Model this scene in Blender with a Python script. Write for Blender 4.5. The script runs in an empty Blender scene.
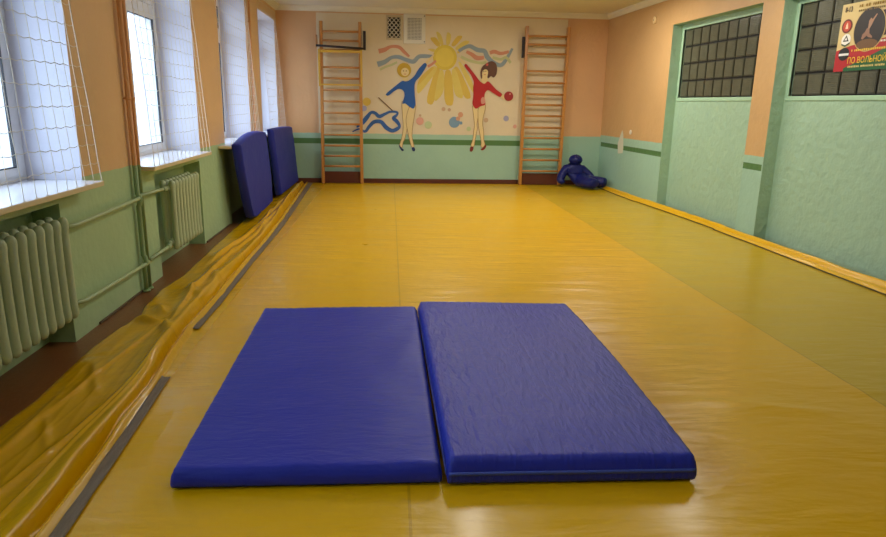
import bpy, bmesh, math, random
from mathutils import Vector, Matrix, noise
from math import sin, cos, pi, radians, exp
random.seed(7)
SC = bpy.context.scene
COL = SC.collection
# ------------------------------------------------------------------ camera, world, lights, exposure
cam_d = bpy.data.cameras.new('camera'); cam = bpy.data.objects.new('camera', cam_d); COL.objects.link(cam)
cam_d.sensor_width = 36.0; cam_d.lens = 655.42*36/886; cam_d.clip_start = 0.05; cam_d.clip_end = 200
TH, PH, RO = radians(14.0975), radians(4.7049), radians(1.0196)
f_ = Vector((sin(PH)*cos(TH), cos(PH)*cos(TH), -sin(TH))); r_ = Vector((cos(PH), -sin(PH), 0)); u_ = r_.cross(f_)
r2 = cos(RO)*r_ + sin(RO)*u_; u2 = -sin(RO)*r_ + cos(RO)*u_
cam.matrix_world = Matrix(((r2.x,u2.x,-f_.x,0),(r2.y,u2.y,-f_.y,0),(r2.z,u2.z,-f_.z,1.5),(0,0,0,1)))
SC.camera = cam
SC.view_settings.view_transform = 'Standard'; SC.view_settings.look = 'None'
SC.view_settings.gamma = 1.0; SC.view_settings.use_curve_mapping = False
SC.view_settings.exposure = 0.56

W = bpy.data.worlds.new('overcast_sky'); SC.world = W; W.use_nodes = True
wn = W.node_tree; wn.nodes.clear()
wo = wn.nodes.new('ShaderNodeOutputWorld'); bg = wn.nodes.new('ShaderNodeBackground')
tc = wn.nodes.new('ShaderNodeTexCoord'); sep = wn.nodes.new('ShaderNodeSeparateXYZ')
rp = wn.nodes.new('ShaderNodeValToRGB'); mr = wn.nodes.new('ShaderNodeMapRange')
mr.inputs[1].default_value = -0.3; mr.inputs[2].default_value = 0.8
wn.links.new(tc.outputs['Generated'], sep.inputs[0]); wn.links.new(sep.outputs[2], mr.inputs[0]); wn.links.new(mr.outputs[0], rp.inputs[0])
e = rp.color_ramp.elements
e[0].position = 0.0; e[0].color = (.30,.36,.46,1); e[1].position = 1.0; e[1].color = (.66,.80,1.0,1)
m_ = e.new(0.27); m_.color = (.52,.64,.82,1); m_ = e.new(0.42); m_.color = (.70,.84,1.0,1)
wn.links.new(rp.outputs[0], bg.inputs[0]); bg.inputs[1].default_value = 5.0
wn.links.new(bg.outputs[0], wo.inputs[0])

def portal(y0, y1):
    d = bpy.data.lights.new('window_portal','AREA'); d.shape='RECTANGLE'; d.size = y1-y0; d.size_y = 1.93; d.cycles.is_portal = True
    o = bpy.data.objects.new('window_portal', d); COL.objects.link(o)
    o.location = (-2.60,(y0+y1)/2,1.92); o.rotation_euler = (0,-pi/2,0); o.rotation_euler = (pi/2,0,-pi/2)
WINS = [(2.62,4.56),(5.58,7.36),(8.46,10.05),(11.0,12.50),(-0.15,1.80)]  # last window is unseen, added beside the camera for its light and reflection
for a,b in WINS: portal(a,b)
LAMP_POWER = 19

# ------------------------------------------------------------------ materials
def srgb(r,g,b):
    f = lambda c: (c/255/12.92) if c/255<=.04045 else ((c/255+.055)/1.055)**2.4
    return (f(r),f(g),f(b),1)
MATS = {}
def mat(name, col, rough=.6, var=.0, vscale=3, bump=0, bscale=40, metal=0, spec=.5, coat=0, stretch=(1,1,1), detail=3):
    if name in MATS: return MATS[name]
    m = bpy.data.materials.new(name); m.use_nodes = True; nt = m.node_tree; b = nt.nodes['Principled BSDF']
    b.inputs['Base Color'].default_value = col; b.inputs['Roughness'].default_value = rough
    b.inputs['Metallic'].default_value = metal; b.inputs['Specular IOR Level'].default_value = spec
    b.inputs['Coat Weight'].default_value = coat
    g = nt.nodes.new('ShaderNodeTexCoord'); mp = nt.nodes.new('ShaderNodeMapping'); mp.inputs['Scale'].default_value = stretch
    nt.links.new(g.outputs['Object'], mp.inputs[0])
    if var:
        n = nt.nodes.new('ShaderNodeTexNoise'); n.inputs['Scale'].default_value = vscale; n.inputs['Detail'].default_value = 5
        nt.links.new(mp.outputs[0], n.inputs['Vector'])
        mx = nt.nodes.new('ShaderNodeMix'); mx.data_type='RGBA'
        mx.inputs['A'].default_value = [c*(1-var) for c in col[:3]]+[1]; mx.inputs['B'].default_value = [min(1,c*(1+var)) for c in col[:3]]+[1]
        nt.links.new(n.outputs['Fac'], mx.inputs['Factor']); nt.links.new(mx.outputs['Result'], b.inputs['Base Color'])
    if bump:
        n = nt.nodes.new('ShaderNodeTexNoise'); n.inputs['Scale'].default_value = bscale; n.inputs['Detail'].default_value = detail
        nt.links.new(mp.outputs[0], n.inputs['Vector'])
        bp = nt.nodes.new('ShaderNodeBump'); bp.inputs['Strength'].default_value = bump; bp.inputs['Distance'].default_value = .02
        nt.links.new(n.outputs['Fac'], bp.inputs['Height']); nt.links.new(bp.outputs[0], b.inputs['Normal'])
    MATS[name] = m; return m

ORANGE = srgb(220,182,134); GREEN = srgb(170,200,158); GREEN_B = srgb(160,196,172); CREAM = srgb(222,206,172)
DKGREEN = srgb(84,124,72)
def wall_paint(name, top, bottom, zsplit, stripe=None, yr=None, bump=.35):
    """two tone wall paint split at a height, optionally with a stripe between heights and a Y or X range"""
    m = bpy.data.materials.new(name); m.use_nodes = True; nt = m.node_tree; N = nt.nodes; L = nt.links; b = N['Principled BSDF']
    b.inputs['Roughness'].default_value = .5; b.inputs['Specular IOR Level'].default_value = .35
    geo = N.new('ShaderNodeNewGeometry'); sp = N.new('ShaderNodeSeparateXYZ'); L.new(geo.outputs['Position'], sp.inputs[0])
    def math_(op,a,bv):
        k = N.new('ShaderNodeMath'); k.operation = op
        for i,v in enumerate((a,bv)):
            if isinstance(v,(int,float)): k.inputs[i].default_value = v
            else: L.new(v,k.inputs[i])
        return k.outputs[0]
    n0 = N.new('ShaderNodeTexNoise'); n0.inputs['Scale'].default_value = 6; n0.inputs['Detail'].default_value = 4; L.new(geo.outputs['Position'], n0.inputs['Vector'])
    wob = math_('MULTIPLY', math_('SUBTRACT', n0.outputs['Fac'], .5), .02)
    z = math_('ADD', sp.outputs[2], wob)
    def mix(fac,a,bv):
        k = N.new('ShaderNodeMix'); k.data_type='RGBA'; L.new(fac,k.inputs['Factor'])
        for s,v in (('A',a),('B',bv)):
            if isinstance(v,tuple): k.inputs[s].default_value = v
            else: L.new(v,k.inputs[s])
        return k.outputs['Result']
    c = mix(math_('GREATER_THAN', z, zsplit), bottom, top)
    if stripe:
        for (z0,z1,ax,a0,a1) in stripe:
            f = math_('MULTIPLY', math_('GREATER_THAN', sp.outputs[2], z0), math_('LESS_THAN', sp.outputs[2], z1))
            f = math_('MULTIPLY', f, math_('MULTIPLY', math_('GREATER_THAN', sp.outputs[ax], a0), math_('LESS_THAN', sp.outputs[ax], a1)))
            c = mix(f, c, DKGREEN)
    n1 = N.new('ShaderNodeTexNoise'); n1.inputs['Scale'].default_value = 1.6; n1.inputs['Detail'].default_value = 6; L.new(geo.outputs['Position'], n1.inputs['Vector'])
    hv = N.new('ShaderNodeHueSaturation'); L.new(c, hv.inputs['Color'])
    L.new(math_('ADD', math_('MULTIPLY', n1.outputs['Fac'], .22), .89), hv.inputs['Value'])
    L.new(hv.outputs[0], b.inputs['Base Color'])
    n2 = N.new('ShaderNodeTexNoise'); n2.inputs['Scale'].default_value = 14; n2.inputs['Detail'].default_value = 5; L.new(geo.outputs['Position'], n2.inputs['Vector'])
    bp = N.new('ShaderNodeBump'); bp.inputs['Strength'].default_value = bump; bp.inputs['Distance'].default_value = .02
    L.new(n2.outputs['Fac'], bp.inputs['Height']); L.new(bp.outputs[0], b.inputs['Normal'])
    MATS[name] = m; return m

def tarp_material():
    m = bpy.data.materials.new('yellow_vinyl'); m.use_nodes = True; nt = m.node_tree; N = nt.nodes; L = nt.links; b = N['Principled BSDF']
    b.inputs['Specular IOR Level'].default_value = .30; b.inputs['Coat Weight'].default_value = .15; b.inputs['Coat Roughness'].default_value = .16
    geo = N.new('ShaderNodeNewGeometry'); sp = N.new('ShaderNodeSeparateXYZ'); L.new(geo.outputs['Position'], sp.inputs[0])
    def math_(op,a,bv=0):
        k = N.new('ShaderNodeMath'); k.operation = op
        for i,v in enumerate((a,bv)):
            if isinstance(v,(int,float)): k.inputs[i].default_value = v
            else: L.new(v,k.inputs[i])
        return k.outputs[0]
    def noise_(scale, st=(1,1,1), det=4, dist=0):
        mp = N.new('ShaderNodeMapping'); mp.inputs['Scale'].default_value = st; L.new(geo.outputs['Position'], mp.inputs[0])
        n = N.new('ShaderNodeTexNoise'); n.inputs['Scale'].default_value = scale; n.inputs['Detail'].default_value = det; n.inputs['Distortion'].default_value = dist
        L.new(mp.outputs[0], n.inputs['Vector']); return n.outputs['Fac']
    def mix(fac,a,bv):
        k = N.new('ShaderNodeMix'); k.data_type='RGBA'
        if isinstance(fac,(int,float)): k.inputs['Factor'].default_value = fac
        else: L.new(fac,k.inputs['Factor'])
        for s,v in (('A',a),('B',bv)):
            if isinstance(v,tuple): k.inputs[s].default_value = v
            else: L.new(v,k.inputs[s])
        return k.outputs['Result']
    c = mix(math_('GREATER_THAN', sp.outputs[0], 2.59), srgb(220,172,0), srgb(198,164,2))   # the right-hand sheet is a duller yellow
    for xs in (.07, 2.59):
        ln = math_('LESS_THAN', math_('ABSOLUTE', math_('SUBTRACT', sp.outputs[0], xs)), .006)
        c = mix(math_('MULTIPLY', ln, .35), c, srgb(120,85,10))
    c = mix(math_('MULTIPLY', noise_(.9, det=6), .25), c, srgb(210,158,0))
    L.new(c, b.inputs['Base Color'])
    loose = math_('MULTIPLY', math_('LESS_THAN', sp.outputs[0], -1.22), -.12)      # the slack hem keeps its shine, the trodden part is scuffed
    L.new(math_('ADD', loose, math_('ADD', math_('MULTIPLY', noise_(2.5, det=6), .20), .22)), b.inputs['Roughness'])
    h1 = noise_(2.0, (.7,2.4,1), 3, .4)
    h2 = noise_(6, (.7,2.0,1), 3, .3)
    h3 = noise_(28, (1,1,1), 3)
    h = math_('ADD', math_('MULTIPLY', h1, 1.0), math_('ADD', math_('MULTIPLY', h2, .30), math_('MULTIPLY', h3, .035)))
    bp = N.new('ShaderNodeBump'); bp.inputs['Strength'].default_value = .50; bp.inputs['Distance'].default_value = .03
    L.new(h, bp.inputs['Height']); L.new(bp.outputs[0], b.inputs['Normal'])
    return m

WHITE = mat('white_plaster', srgb(214,214,226), .7, .04, 4, .15, 20)
PVC = mat('white_pvc', srgb(226,226,228), .3)
GASKET = mat('black_gasket', srgb(30,32,38), .5)
SILL = mat('white_sill', srgb(232,232,238), .25)
SILL_EDGE = mat('sill_edge', srgb(222,208,170), .4)
CORD = mat('white_cord', srgb(226,218,200), .8)
RAD = mat('radiator_paint', srgb(184,202,168), .35, .05, 12, .15, 60)
PIPE = mat('pipe_paint', srgb(166,188,148), .35, .06, 12)
WOODF = mat('brown_floor_paint', srgb(124,76,42), .35, .25, 5, .2, 20, stretch=(8,1,1))
DKBROWN = mat('dark_brown_board', srgb(92,44,30), .4, .15, 5)
CEIL = mat('ceiling_paint', srgb(218,212,192), .8, .05, 2, .2, 12)
CORN = mat('cornice_white', srgb(226,220,196), .6)
LADDER = mat('varnished_wood', srgb(190,130,62), .35, .15, 3, stretch=(1,1,1))
LADDER_Y = mat('yellow_varnished_wood', srgb(206,164,60), .3, .1, 3)
IRON = mat('dark_iron', srgb(38,28,26), .5, metal=.3)
GLASSBLOCK = mat('dark_glass_block', srgb(74,74,58), .3, .3, 6)
MORTAR = mat('dark_mortar', srgb(28,27,24), .8)
GREENR = mat('green_reveal', srgb(170,206,172), .5, .06, 2, .3, 14)
TAPE = mat('grey_tape', srgb(120,106,86), .75, .3, 18, .3, 60, stretch=(3,.5,1))
BLUE = None
def blue_material(name, base, rough, st, b1=.35):
    m = bpy.data.materials.new(name); m.use_nodes = True; nt = m.node_tree; N = nt.nodes; L = nt.links; b = N['Principled BSDF']
    b.inputs['Base Color'].default_value = base; b.inputs['Roughness'].default_value = rough
    b.inputs['Specular IOR Level'].default_value = .3; b.inputs['Sheen Weight'].default_value = .03; b.inputs['Sheen Tint'].default_value = (.4,.5,1,1)
    tcx = N.new('ShaderNodeTexCoord'); mp = N.new('ShaderNodeMapping'); mp.inputs['Scale'].default_value = st; L.new(tcx.outputs['Object'], mp.inputs[0])
    n = N.new('ShaderNodeTexNoise'); n.inputs['Scale'].default_value = 9; n.inputs['Detail'].default_value = 5; n.inputs['Distortion'].default_value = .5; L.new(mp.outputs[0], n.inputs['Vector'])
    w = N.new('ShaderNodeTexNoise'); w.inputs['Scale'].default_value = 90; w.inputs['Detail'].default_value = 2; L.new(tcx.outputs['Object'], w.inputs['Vector'])
    ad = N.new('ShaderNodeMath'); ad.operation='MULTIPLY_ADD'; ad.inputs[1].default_value = .06; L.new(w.outputs['Fac'], ad.inputs[0]); L.new(n.outputs['Fac'], ad.inputs[2])
    bp = N.new('ShaderNodeBump'); bp.inputs['Strength'].default_value = b1; bp.inputs['Distance'].default_value = .02
    L.new(ad.outputs[0], bp.inputs['Height']); L.new(bp.outputs[0], b.inputs['Normal'])
    return m
BLUE_A = blue_material('blue_nylon', srgb(32,46,160), .45, (1,3,1))
BLUE_B = blue_material('blue_nylon_puckered', srgb(32,46,160), .42, (4,1,1), .5)
BLUE_D = blue_material('dusty_blue_nylon', srgb(36,48,152), .55, (1,1,1), .3)
BLUE_DUM = blue_material('navy_vinyl', srgb(22,28,96), .35, (2,2,2), .5)
ZIP = mat('light_blue_tape', srgb(58,84,180), .4)
TARP = tarp_material()

def glass_material():
    m = bpy.data.materials.new('window_glass'); m.use_nodes = True; nt = m.node_tree; N = nt.nodes; L = nt.links
    N.remove(N['Principled BSDF']); o = N['Material Output']
    t = N.new('ShaderNodeBsdfTransparent'); g = N.new('ShaderNodeBsdfGlossy'); g.inputs['Roughness'].default_value = .02
    t.inputs[0].default_value = (.93,.96,.98,1)
    lw = N.new('ShaderNodeLayerWeight'); lw.inputs[0].default_value=.35; pw = N.new('ShaderNodeMath'); pw.operation='POWER'; pw.inputs[1].default_value=3; L.new(lw.outputs['Facing'],pw.inputs[0]); fr = N.new('ShaderNodeMath'); fr.operation='MULTIPLY_ADD'; fr.inputs[1].default_value=.6; fr.inputs[2].default_value=.04; L.new(pw.outputs[0],fr.inputs[0]); mx = N.new('ShaderNodeMixShader')
    L.new(fr.outputs[0], mx.inputs[0]); L.new(t.outputs[0], mx.inputs[1]); L.new(g.outputs[0], mx.inputs[2]); L.new(mx.outputs[0], o.inputs[0])
    return m
GLASS = glass_material()

# ------------------------------------------------------------------ mesh helpers
def add_box(bm, x0,x1,y0,y1,z0,z1, mi=0):
    v = [bm.verts.new(p) for p in ((x0,y0,z0),(x1,y0,z0),(x1,y1,z0),(x0,y1,z0),(x0,y0,z1),(x1,y0,z1),(x1,y1,z1),(x0,y1,z1))]
    for q in ((0,3,2,1),(4,5,6,7),(0,1,5,4),(1,2,6,5),(2,3,7,6),(3,0,4,7)):
        fc = bm.faces.new([v[i] for i in q]); fc.material_index = mi
    return v
def add_tube(bm, pts, r, n=10, caps=True, mi=0, closed=False):
    """round tube along a polyline, r number or list"""
    P = [Vector(p) for p in pts]; rings = []
    prev = None
    for i,p in enumerate(P):
        d = (P[min(i+1,len(P)-1)]-P[max(i-1,0)]).normalized()
        a = prev if prev is not None else (Vector((0,0,1)) if abs(d.z)<.9 else Vector((1,0,0)))
        s = (a - d*a.dot(d)).normalized(); t = d.cross(s); prev = s
        rr = r[i] if hasattr(r,'__len__') else r
        rings.append([bm.verts.new(p + (s*cos(2*pi*k/n)+t*sin(2*pi*k/n))*rr) for k in range(n)])
    for a,b in zip(rings, rings[1:]):
        for k in range(n):
            fc = bm.faces.new((a[k],a[(k+1)%n],b[(k+1)%n],b[k])); fc.smooth = True; fc.material_index = mi
    if caps:
        bm.faces.new(rings[0][::-1]).material_index = mi; bm.faces.new(rings[-1]).material_index = mi
def add_prism(bm, poly, f, depth, mi=0):
    """poly of (a,b) mapped by f(a,b,d) for d in 0..depth"""
    a = [bm.verts.new(f(p[0],p[1],0)) for p in poly]; b = [bm.verts.new(f(p[0],p[1],depth)) for p in poly]
    n = len(poly)
    f1 = bm.faces.new(a); f2 = bm.faces.new(b[::-1]); f1.material_index = f2.material_index = mi
    for i in range(n):
        bm.faces.new((a[(i+1)%n],a[i],b[i],b[(i+1)%n])).material_index = mi
def obj(name, bm, mats, parent=None, bevel=0, smooth=False, seg=2):
    me = bpy.data.meshes.new(name); bmesh.ops.recalc_face_normals(bm, faces=bm.faces[:]); 
    if smooth:
        for fc in bm.faces: fc.smooth = True
    bm.to_mesh(me); bm.free()
    for m in (mats if isinstance(mats,(list,tuple)) else [mats]): me.materials.append(m)
    o = bpy.data.objects.new(name, me); COL.objects.link(o)
    if parent: o.parent = parent
    if bevel:
        b = o.modifiers.new('bevel','BEVEL'); b.width = bevel; b.segments = seg; b.limit_method='ANGLE'
    return o
def tag(o, label=None, cat=None, group=None, kind=None):
    for k,v in (('label',label),('category',cat),('group',group),('kind',kind)):
        if v: o[k] = v
    return o
def thing(name, label, cat, loc=(0,0,0), group=None):
    o = bpy.data.objects.new(name, None); COL.objects.link(o); o.location = loc; o.empty_display_size = .1
    return tag(o, label, cat, group)
def part(name, bm, m, root, **k):
    """bm is in world coordinates; shift it into the root's frame"""
    bmesh.ops.translate(bm, verts=bm.verts[:], vec=-root.location) if not root.parent else None
    return obj(name, bm, m, root, **k)
def struct(name, bm, m, **k):
    return tag(obj(name, bm, m, **k), kind='structure')

# ------------------------------------------------------------------ the room
XL, D, YN, ZF, ZC = -2.05, 12.727, -3.0, -.05, 3.17
def A(y): return 4.08+.045*(D-y)          # inner face of the right wall (it is not quite parallel to the left one)
bm = bmesh.new(); add_box(bm, -2.62, 5.3, YN-.2, D+.2, ZF-.15, ZF); struct('floor', bm, WOODF)
bm = bmesh.new(); add_box(bm, -2.62, 5.3, YN-.2, D+.2, ZC, ZC+.15); struct('ceiling', bm, CEIL)
LW = wall_paint('left_wall_paint', ORANGE, GREEN, .985)
# left wall: piers, lintel, parapets with niches
bm = bmesh.new()
ZS, ZH, ZFN = .93, 2.88, .86
wl = sorted(WINS); ys = [YN]+[v for w in wl for v in w]+[D]
for i in range(0,len(ys),2):
    add_box(bm, -2.62, XL, ys[i], ys[i+1], ZF, ZC)
for a,b in wl:
    add_box(bm, -2.62, XL, a, b, ZH, ZC)
    add_box(bm, -2.62, XL-.17, a, b, ZF, ZFN)
    if a > 0:
        na, nb = b-1.85 if a<5 else b-1.46, b-.35 if a<5 else b-.06
    else: na, nb = a+.2, b-.2
    add_box(bm, XL-.17, XL, a, na, ZF, ZFN); add_box(bm, XL-.17, XL, nb, b, ZF, ZFN); add_box(bm, -2.62, XL, a, b, ZFN, ZS)
bmesh.ops.recalc_face_normals(bm, faces=bm.faces[:])
for fc in bm.faces:
    c = fc.calc_center_median(); n = fc.normal
    if c.z > ZS+.2 and (abs(n.y)>.9 or n.z<-.9) and c.x < XL-.1 and YN<c.y<D: fc.material_index = 1
struct('wall_left', bm, [LW, WHITE])
BW = wall_paint('back_wall_paint', srgb(216,172,126), GREEN_B, .93, stripe=[(.735,.835,0,-2.3,-1.27)])
bm = bmesh.new(); add_box(bm, -2.62, 5.3, D, D+.2, ZF, ZC)
struct('wall_back', bm, BW)
# cream painted panel of the back wall between the two ladders
CW = wall_paint('cream_panel_paint', CREAM, GREEN_B, .93, stripe=[(.735,.835,0,-1.4,2.52)], bump=.2)
bm = bmesh.new(); add_box(bm, -1.335, 3.30, D-.006, D, ZF+.12, 3.06); struct('trim_1', bm, CW)
NWM = mat('near_wall_paint', ORANGE, .6, .05, 2)
bm = bmesh.new(); add_box(bm, -2.62, 5.3, YN-.2, YN, ZF, ZC); struct('wall_near', bm, NWM)
# right wall with recesses
RW = wall_paint('right_wall_paint', srgb(206,166,112), GREEN_B, .965, stripe=[(.755,.835,1,10.0,11.55),(.755,.835,1,11.80,12.68),(.80,.875,1,7.40,7.90)])
GW = mat('right_recess_paint', srgb(162,194,164), .5, .08, 1.5, 1.0, 10, detail=6)
bm = bmesh.new()
def rbox(d0,d1,y0,y1,z0,z1,mi=0):
    vs = add_box(bm, d0,d1,y0,y1,z0,z1,mi)
    for v in vs: v.co.x += A(v.co.y)
REC = [(7.78,10.04),(3.2,7.38),(-1.5,2.6)]
YR = sorted([v for r in REC for v in r]); YR = [YN]+YR+[D]
for i in range(0,len(YR),2): rbox(0,.6,YR[i],YR[i+1],ZF,ZC)
ZR = 2.70; DB = .15
for a,b in REC:
    rbox(0,.6,a,b,ZR,ZC)
    zt = 2.625
    rbox(DB,.6,a,b,ZF,1.65); rbox(DB,.6,a,b,zt,ZR)
    rbox(DB,.6,b-.07,b,1.65,zt); rbox(DB,.6,a,a+.07,1.65,zt); rbox(DB+.08,.6,a+.07,b-.07,1.65,zt)
bmesh.ops.recalc_face_normals(bm, faces=bm.faces[:])
for fc in bm.faces:
    c = fc.calc_center_median()
    if c.x - A(c.y) > .01: fc.material_index = 1
struct('wall_right', bm, [RW, GW])
def glass_blocks(n, a, b):
    bm = bmesh.new(); w = bm
    def bx(d0,d1,y0,y1,z0,z1,mi=0):
        vs = add_box(bm, d0,d1,y0,y1,z0,z1,mi)
        for v in vs: v.co.x += A(v.co.y)
    bx(DB+.035, DB+.08, a+.07, b-.07, 1.65, 2.625, 1)
    rows = 4; H = (2.625-1.65)/rows; L = b-a-.14; cols = int(round(L/.245)); w_ = L/cols
    for r in range(rows):
        for c in range(cols):
            y0 = b-.07-(c+1)*w_+.012; y1 = b-.07-c*w_-.012; z0 = 1.65+r*H+.012; z1 = z0+H-.024
            bx(DB+.022, DB+.036, y0,y1,z0,z1,0)
            k = 12                      # vertical flutes cast into the glass
            for j in range(k):
                yy = y0+.012+(y1-y0-.024)*(j+.15)/k
                bx(DB+.016, DB+.022, yy, yy+(y1-y0-.024)/k*.5, z0+.012, z1-.012, 2)
            for j in range(9):
                zz = z0+.015+(z1-z0-.03)*(j+.3)/9
                bx(DB+.018, DB+.0215, y0+.01,y1-.01, zz, zz+.008, 2)
    return struct('window_%d'%n, bm, [GLASSBLOCK, MORTAR, mat('glass_flute', srgb(106,106,86), .35, .3, 9)])
glass_blocks(6, *REC[0]); glass_blocks(7, *REC[1])
# sloped plaster rim under and beside the glass blocks
for k,(a,b) in enumerate(REC[:2]):
    bm = bmesh.new()
    for (y0,y1,z0,z1) in ((a+.03,b-.03,1.60,1.65),(b-.07,b-.03,1.65,2.64)):
        vs = add_box(bm, DB-.012, DB+.03, y0,y1,z0,z1)
        for v in vs: v.co.x += A(v.co.y)
    struct('trim_%d'%(k+2), bm, GREENR, bevel=.008)
# cornice
def profile_run(name, f, ax0, ax1):
    bm = bmesh.new()
    pr = [(0,0),(.02,0),(.025,.02),(.07,.06),(.075,.09),(0,.09)]
    rings = []
    for t in (ax0, ax1): rings.append([bm.verts.new(f(t,d,ZC-.09+z)) for d,z in pr])
    n = len(pr)
    for i in range(n): bm.faces.new((rings[0][i],rings[0][(i+1)%n],rings[1][(i+1)%n],rings[1][i]))
    bm.faces.new(rings[0]); bm.faces.new(rings[1][::-1])
    return struct(name, bm, CORN)
profile_run('trim_4', lambda t,d,z:(t, D-d, z), XL, A(D)+.02)
profile_run('trim_5', lambda t,d,z:(A(t)-d, t, z), YN, D)
profile_run('trim_6', lambda t,d,z:(XL+d, t, z), YN, D)
# baseboards
bm = bmesh.new(); add_box(bm, XL, A(D), D-.02, D, ZF, .085); struct('baseboard_back', bm, DKBROWN, bevel=.004)
bm = bmesh.new()
for i in range(0,len(ys),2): add_box(bm, XL, XL+.012, ys[i], ys[i+1], ZF, ZF+.018)
struct('baseboard_left', bm, mat('floor_edge_grime', srgb(98,84,60), .8), bevel=.003)

# windows of the left wall
def window(n, a, b):
    root = bpy.data.objects.new('window_%d'%n, None); COL.objects.link(root); root.location = (-2.42,(a+b)/2,ZS); tag(root, kind='structure')
    X0, X1 = -2.50, -2.40; mid = (a+b)/2
    def P(name,bm,m,bev=0): return part(name,bm,m,root,bevel=bev)
    bm = bmesh.new()
    add_box(bm, X0,X1,a,a+.07,ZS,ZH); add_box(bm, X0,X1,b-.07,b,ZS,ZH); add_box(bm,X0,X1,a+.07,b-.07,ZS,ZS+.07); add_box(bm,X0,X1,a+.07,b-.07,ZH-.07,ZH)
    add_box(bm, X0,X1,a+.07,b-.07,2.33,2.41); add_box(bm,X0,X1,mid-.04,mid+.04,ZS+.07,2.33); add_box(bm,X0,X1,mid-.04,mid+.04,2.41,ZH-.07)
    P('window_frame',bm,PVC,.004)
    for (y0,y1) in ((a+.07,mid-.04),(mid+.04,b-.07)):
        for (z0,z1,nm) in ((ZS+.07,2.33,'sash'),(2.41,ZH-.07,'transom_sash')):
            w = .055; bm = bmesh.new(); x1 = X1+.015; x0 = X0+.02
            add_box(bm,x0,x1,y0,y0+w,z0,z1); add_box(bm,x0,x1,y1-w,y1,z0,z1); add_box(bm,x0,x1,y0+w,y1-w,z0,z0+w); add_box(bm,x0,x1,y0+w,y1-w,z1-w,z1)
            s = P(nm,bm,PVC,.005)
            def sub(nm2,bm,m):
                bmesh.ops.translate(bm, verts=bm.verts[:], vec=-root.location); return obj(nm2,bm,m,s)
            bm = bmesh.new(); g = .007; q = X1+.012
            add_box(bm,q-.02,q,y0+w,y0+w+g,z0+w,z1-w); add_box(bm,q-.02,q,y1-w-g,y1-w,z0+w,z1-w); add_box(bm,q-.02,q,y0+w+g,y1-w-g,z0+w,z0+w+g); add_box(bm,q-.02,q,y0+w+g,y1-w-g,z1-w-g,z1-w)
            sub('gasket',bm,GASKET)
            bm = bmesh.new(); add_box(bm,X1-.06,X1-.055,y0+w,y1-w,z0+w,z1-w); sub('pane',bm,GLASS)
    return root
WROOT = [window(i+1,a,b) for i,(a,b) in enumerate(WINS)]
SILLS = [(2.45,4.535),(5.505,7.26),(8.10,10.06),(10.85,12.6)]
for i,(a,b) in enumerate(SILLS):
    bm = bmesh.new(); wa, wb = WINS[i]
    # board: wide front nosing plus tongue running back into the opening
    poly = [(-2.40,wa+.002),(XL+.002,wa+.002),(XL+.002,a),(-1.90,a),(-1.90,b),(XL+.002,b),(XL+.002,wb-.002),(-2.40,wb-.002)]
    add_prism(bm, poly, lambda x,y,d:(x,y,ZS+.002+d), .034)
    for fc in bm.faces: fc.material_index = 0
    bmesh.ops.recalc_face_normals(bm, faces=bm.faces[:])
    for fc in bm.faces:
        if fc.normal.x > .9 or abs(fc.normal.y)>.9 or fc.normal.z<-.9: fc.material_index = 1
    part('window_sill', bm, [SILL, SILL_EDGE], WROOT[i], bevel=.005)

# ------------------------------------------------------------------ floor covering
def lerp_tab(tab, y):
    if y <= tab[0][0]: return tab[0][1]
    for (a,va),(b,vb) in zip(tab, tab[1:]):
        if y <= b: 
            t = (y-a)/(b-a); return va+(vb-va)*t
    return tab[-1][1]
TAPEX = [(-3,-1.10),(2.1,-1.165),(2.7,-1.195),(3.48,-1.24),(4.3,-1.305),(4.84,-1.30),(6.2,-1.325),(7.6,-1.335),(8.6,-1.36),(12.1,-1.49),(12.8,-1.52)]
EDGEX = [(-3,-1.80),(2.5,-1.84),(3.05,-1.88),(3.3,-1.86),(4.05,-1.90),(4.45,-1.88),(4.70,-1.82),(4.95,-1.88),(5.4,-1.91),(5.9,-1.87),(7,-1.91),(8.5,-1.94),(12.8,-2.0)]
# folds: list of (path table, half width left, half width right, height)
# folds: path as distance left of the tape by Y, half width left, half width right, height
FOLDS = [
    ([(-3,.052),(3.5,.050),(4.1,.050),(5,.055),(6,.05),(12.8,.07)], .024,.022,.030),
    ([(-3,.125),(2.1,.125),(2.9,.115),(3.5,.095),(4.1,.12),(4.6,.14),(5.6,.16),(6.2,.11),(7.5,.12),(12.8,.16)], .09,.018,.062),
    ([(-3,.098),(2.1,.098),(2.9,.088),(3.5,.074),(4.1,.085),(4.6,.098),(5.6,.11),(6.2,.08),(7.5,.09),(12.8,.12)], .011,.011,-.036),
    ([(-3,.50),(2.36,.36),(2.77,.27),(3.3,.17),(3.7,.13),(4.0,.13)], .030,.012,.018),
    ([(1.5,.30),(2.77,.21),(3.4,.13),(3.8,.11)], .018,.010,.014),
    ([(1.6,.58),(3.0,.50),(4.0,.33),(4.4,.28)], .05,.014,.014),
    ([(4.5,.20),(5.3,.30),(6.4,.28),(7.5,.20),(9.0,.17)], .06,.016,.034),
    ([(4.3,.10),(4.8,.10),(5.4,.12),(6.0,.085)], .015,.015,.014),
    ([(6.5,.40),(8.0,.28),(9.5,.25),(12.8,.26)], .05,.014,.036),
    ([(8.6,.13),(10.0,.15),(12.8,.20)], .03,.013,.028),
]
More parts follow.
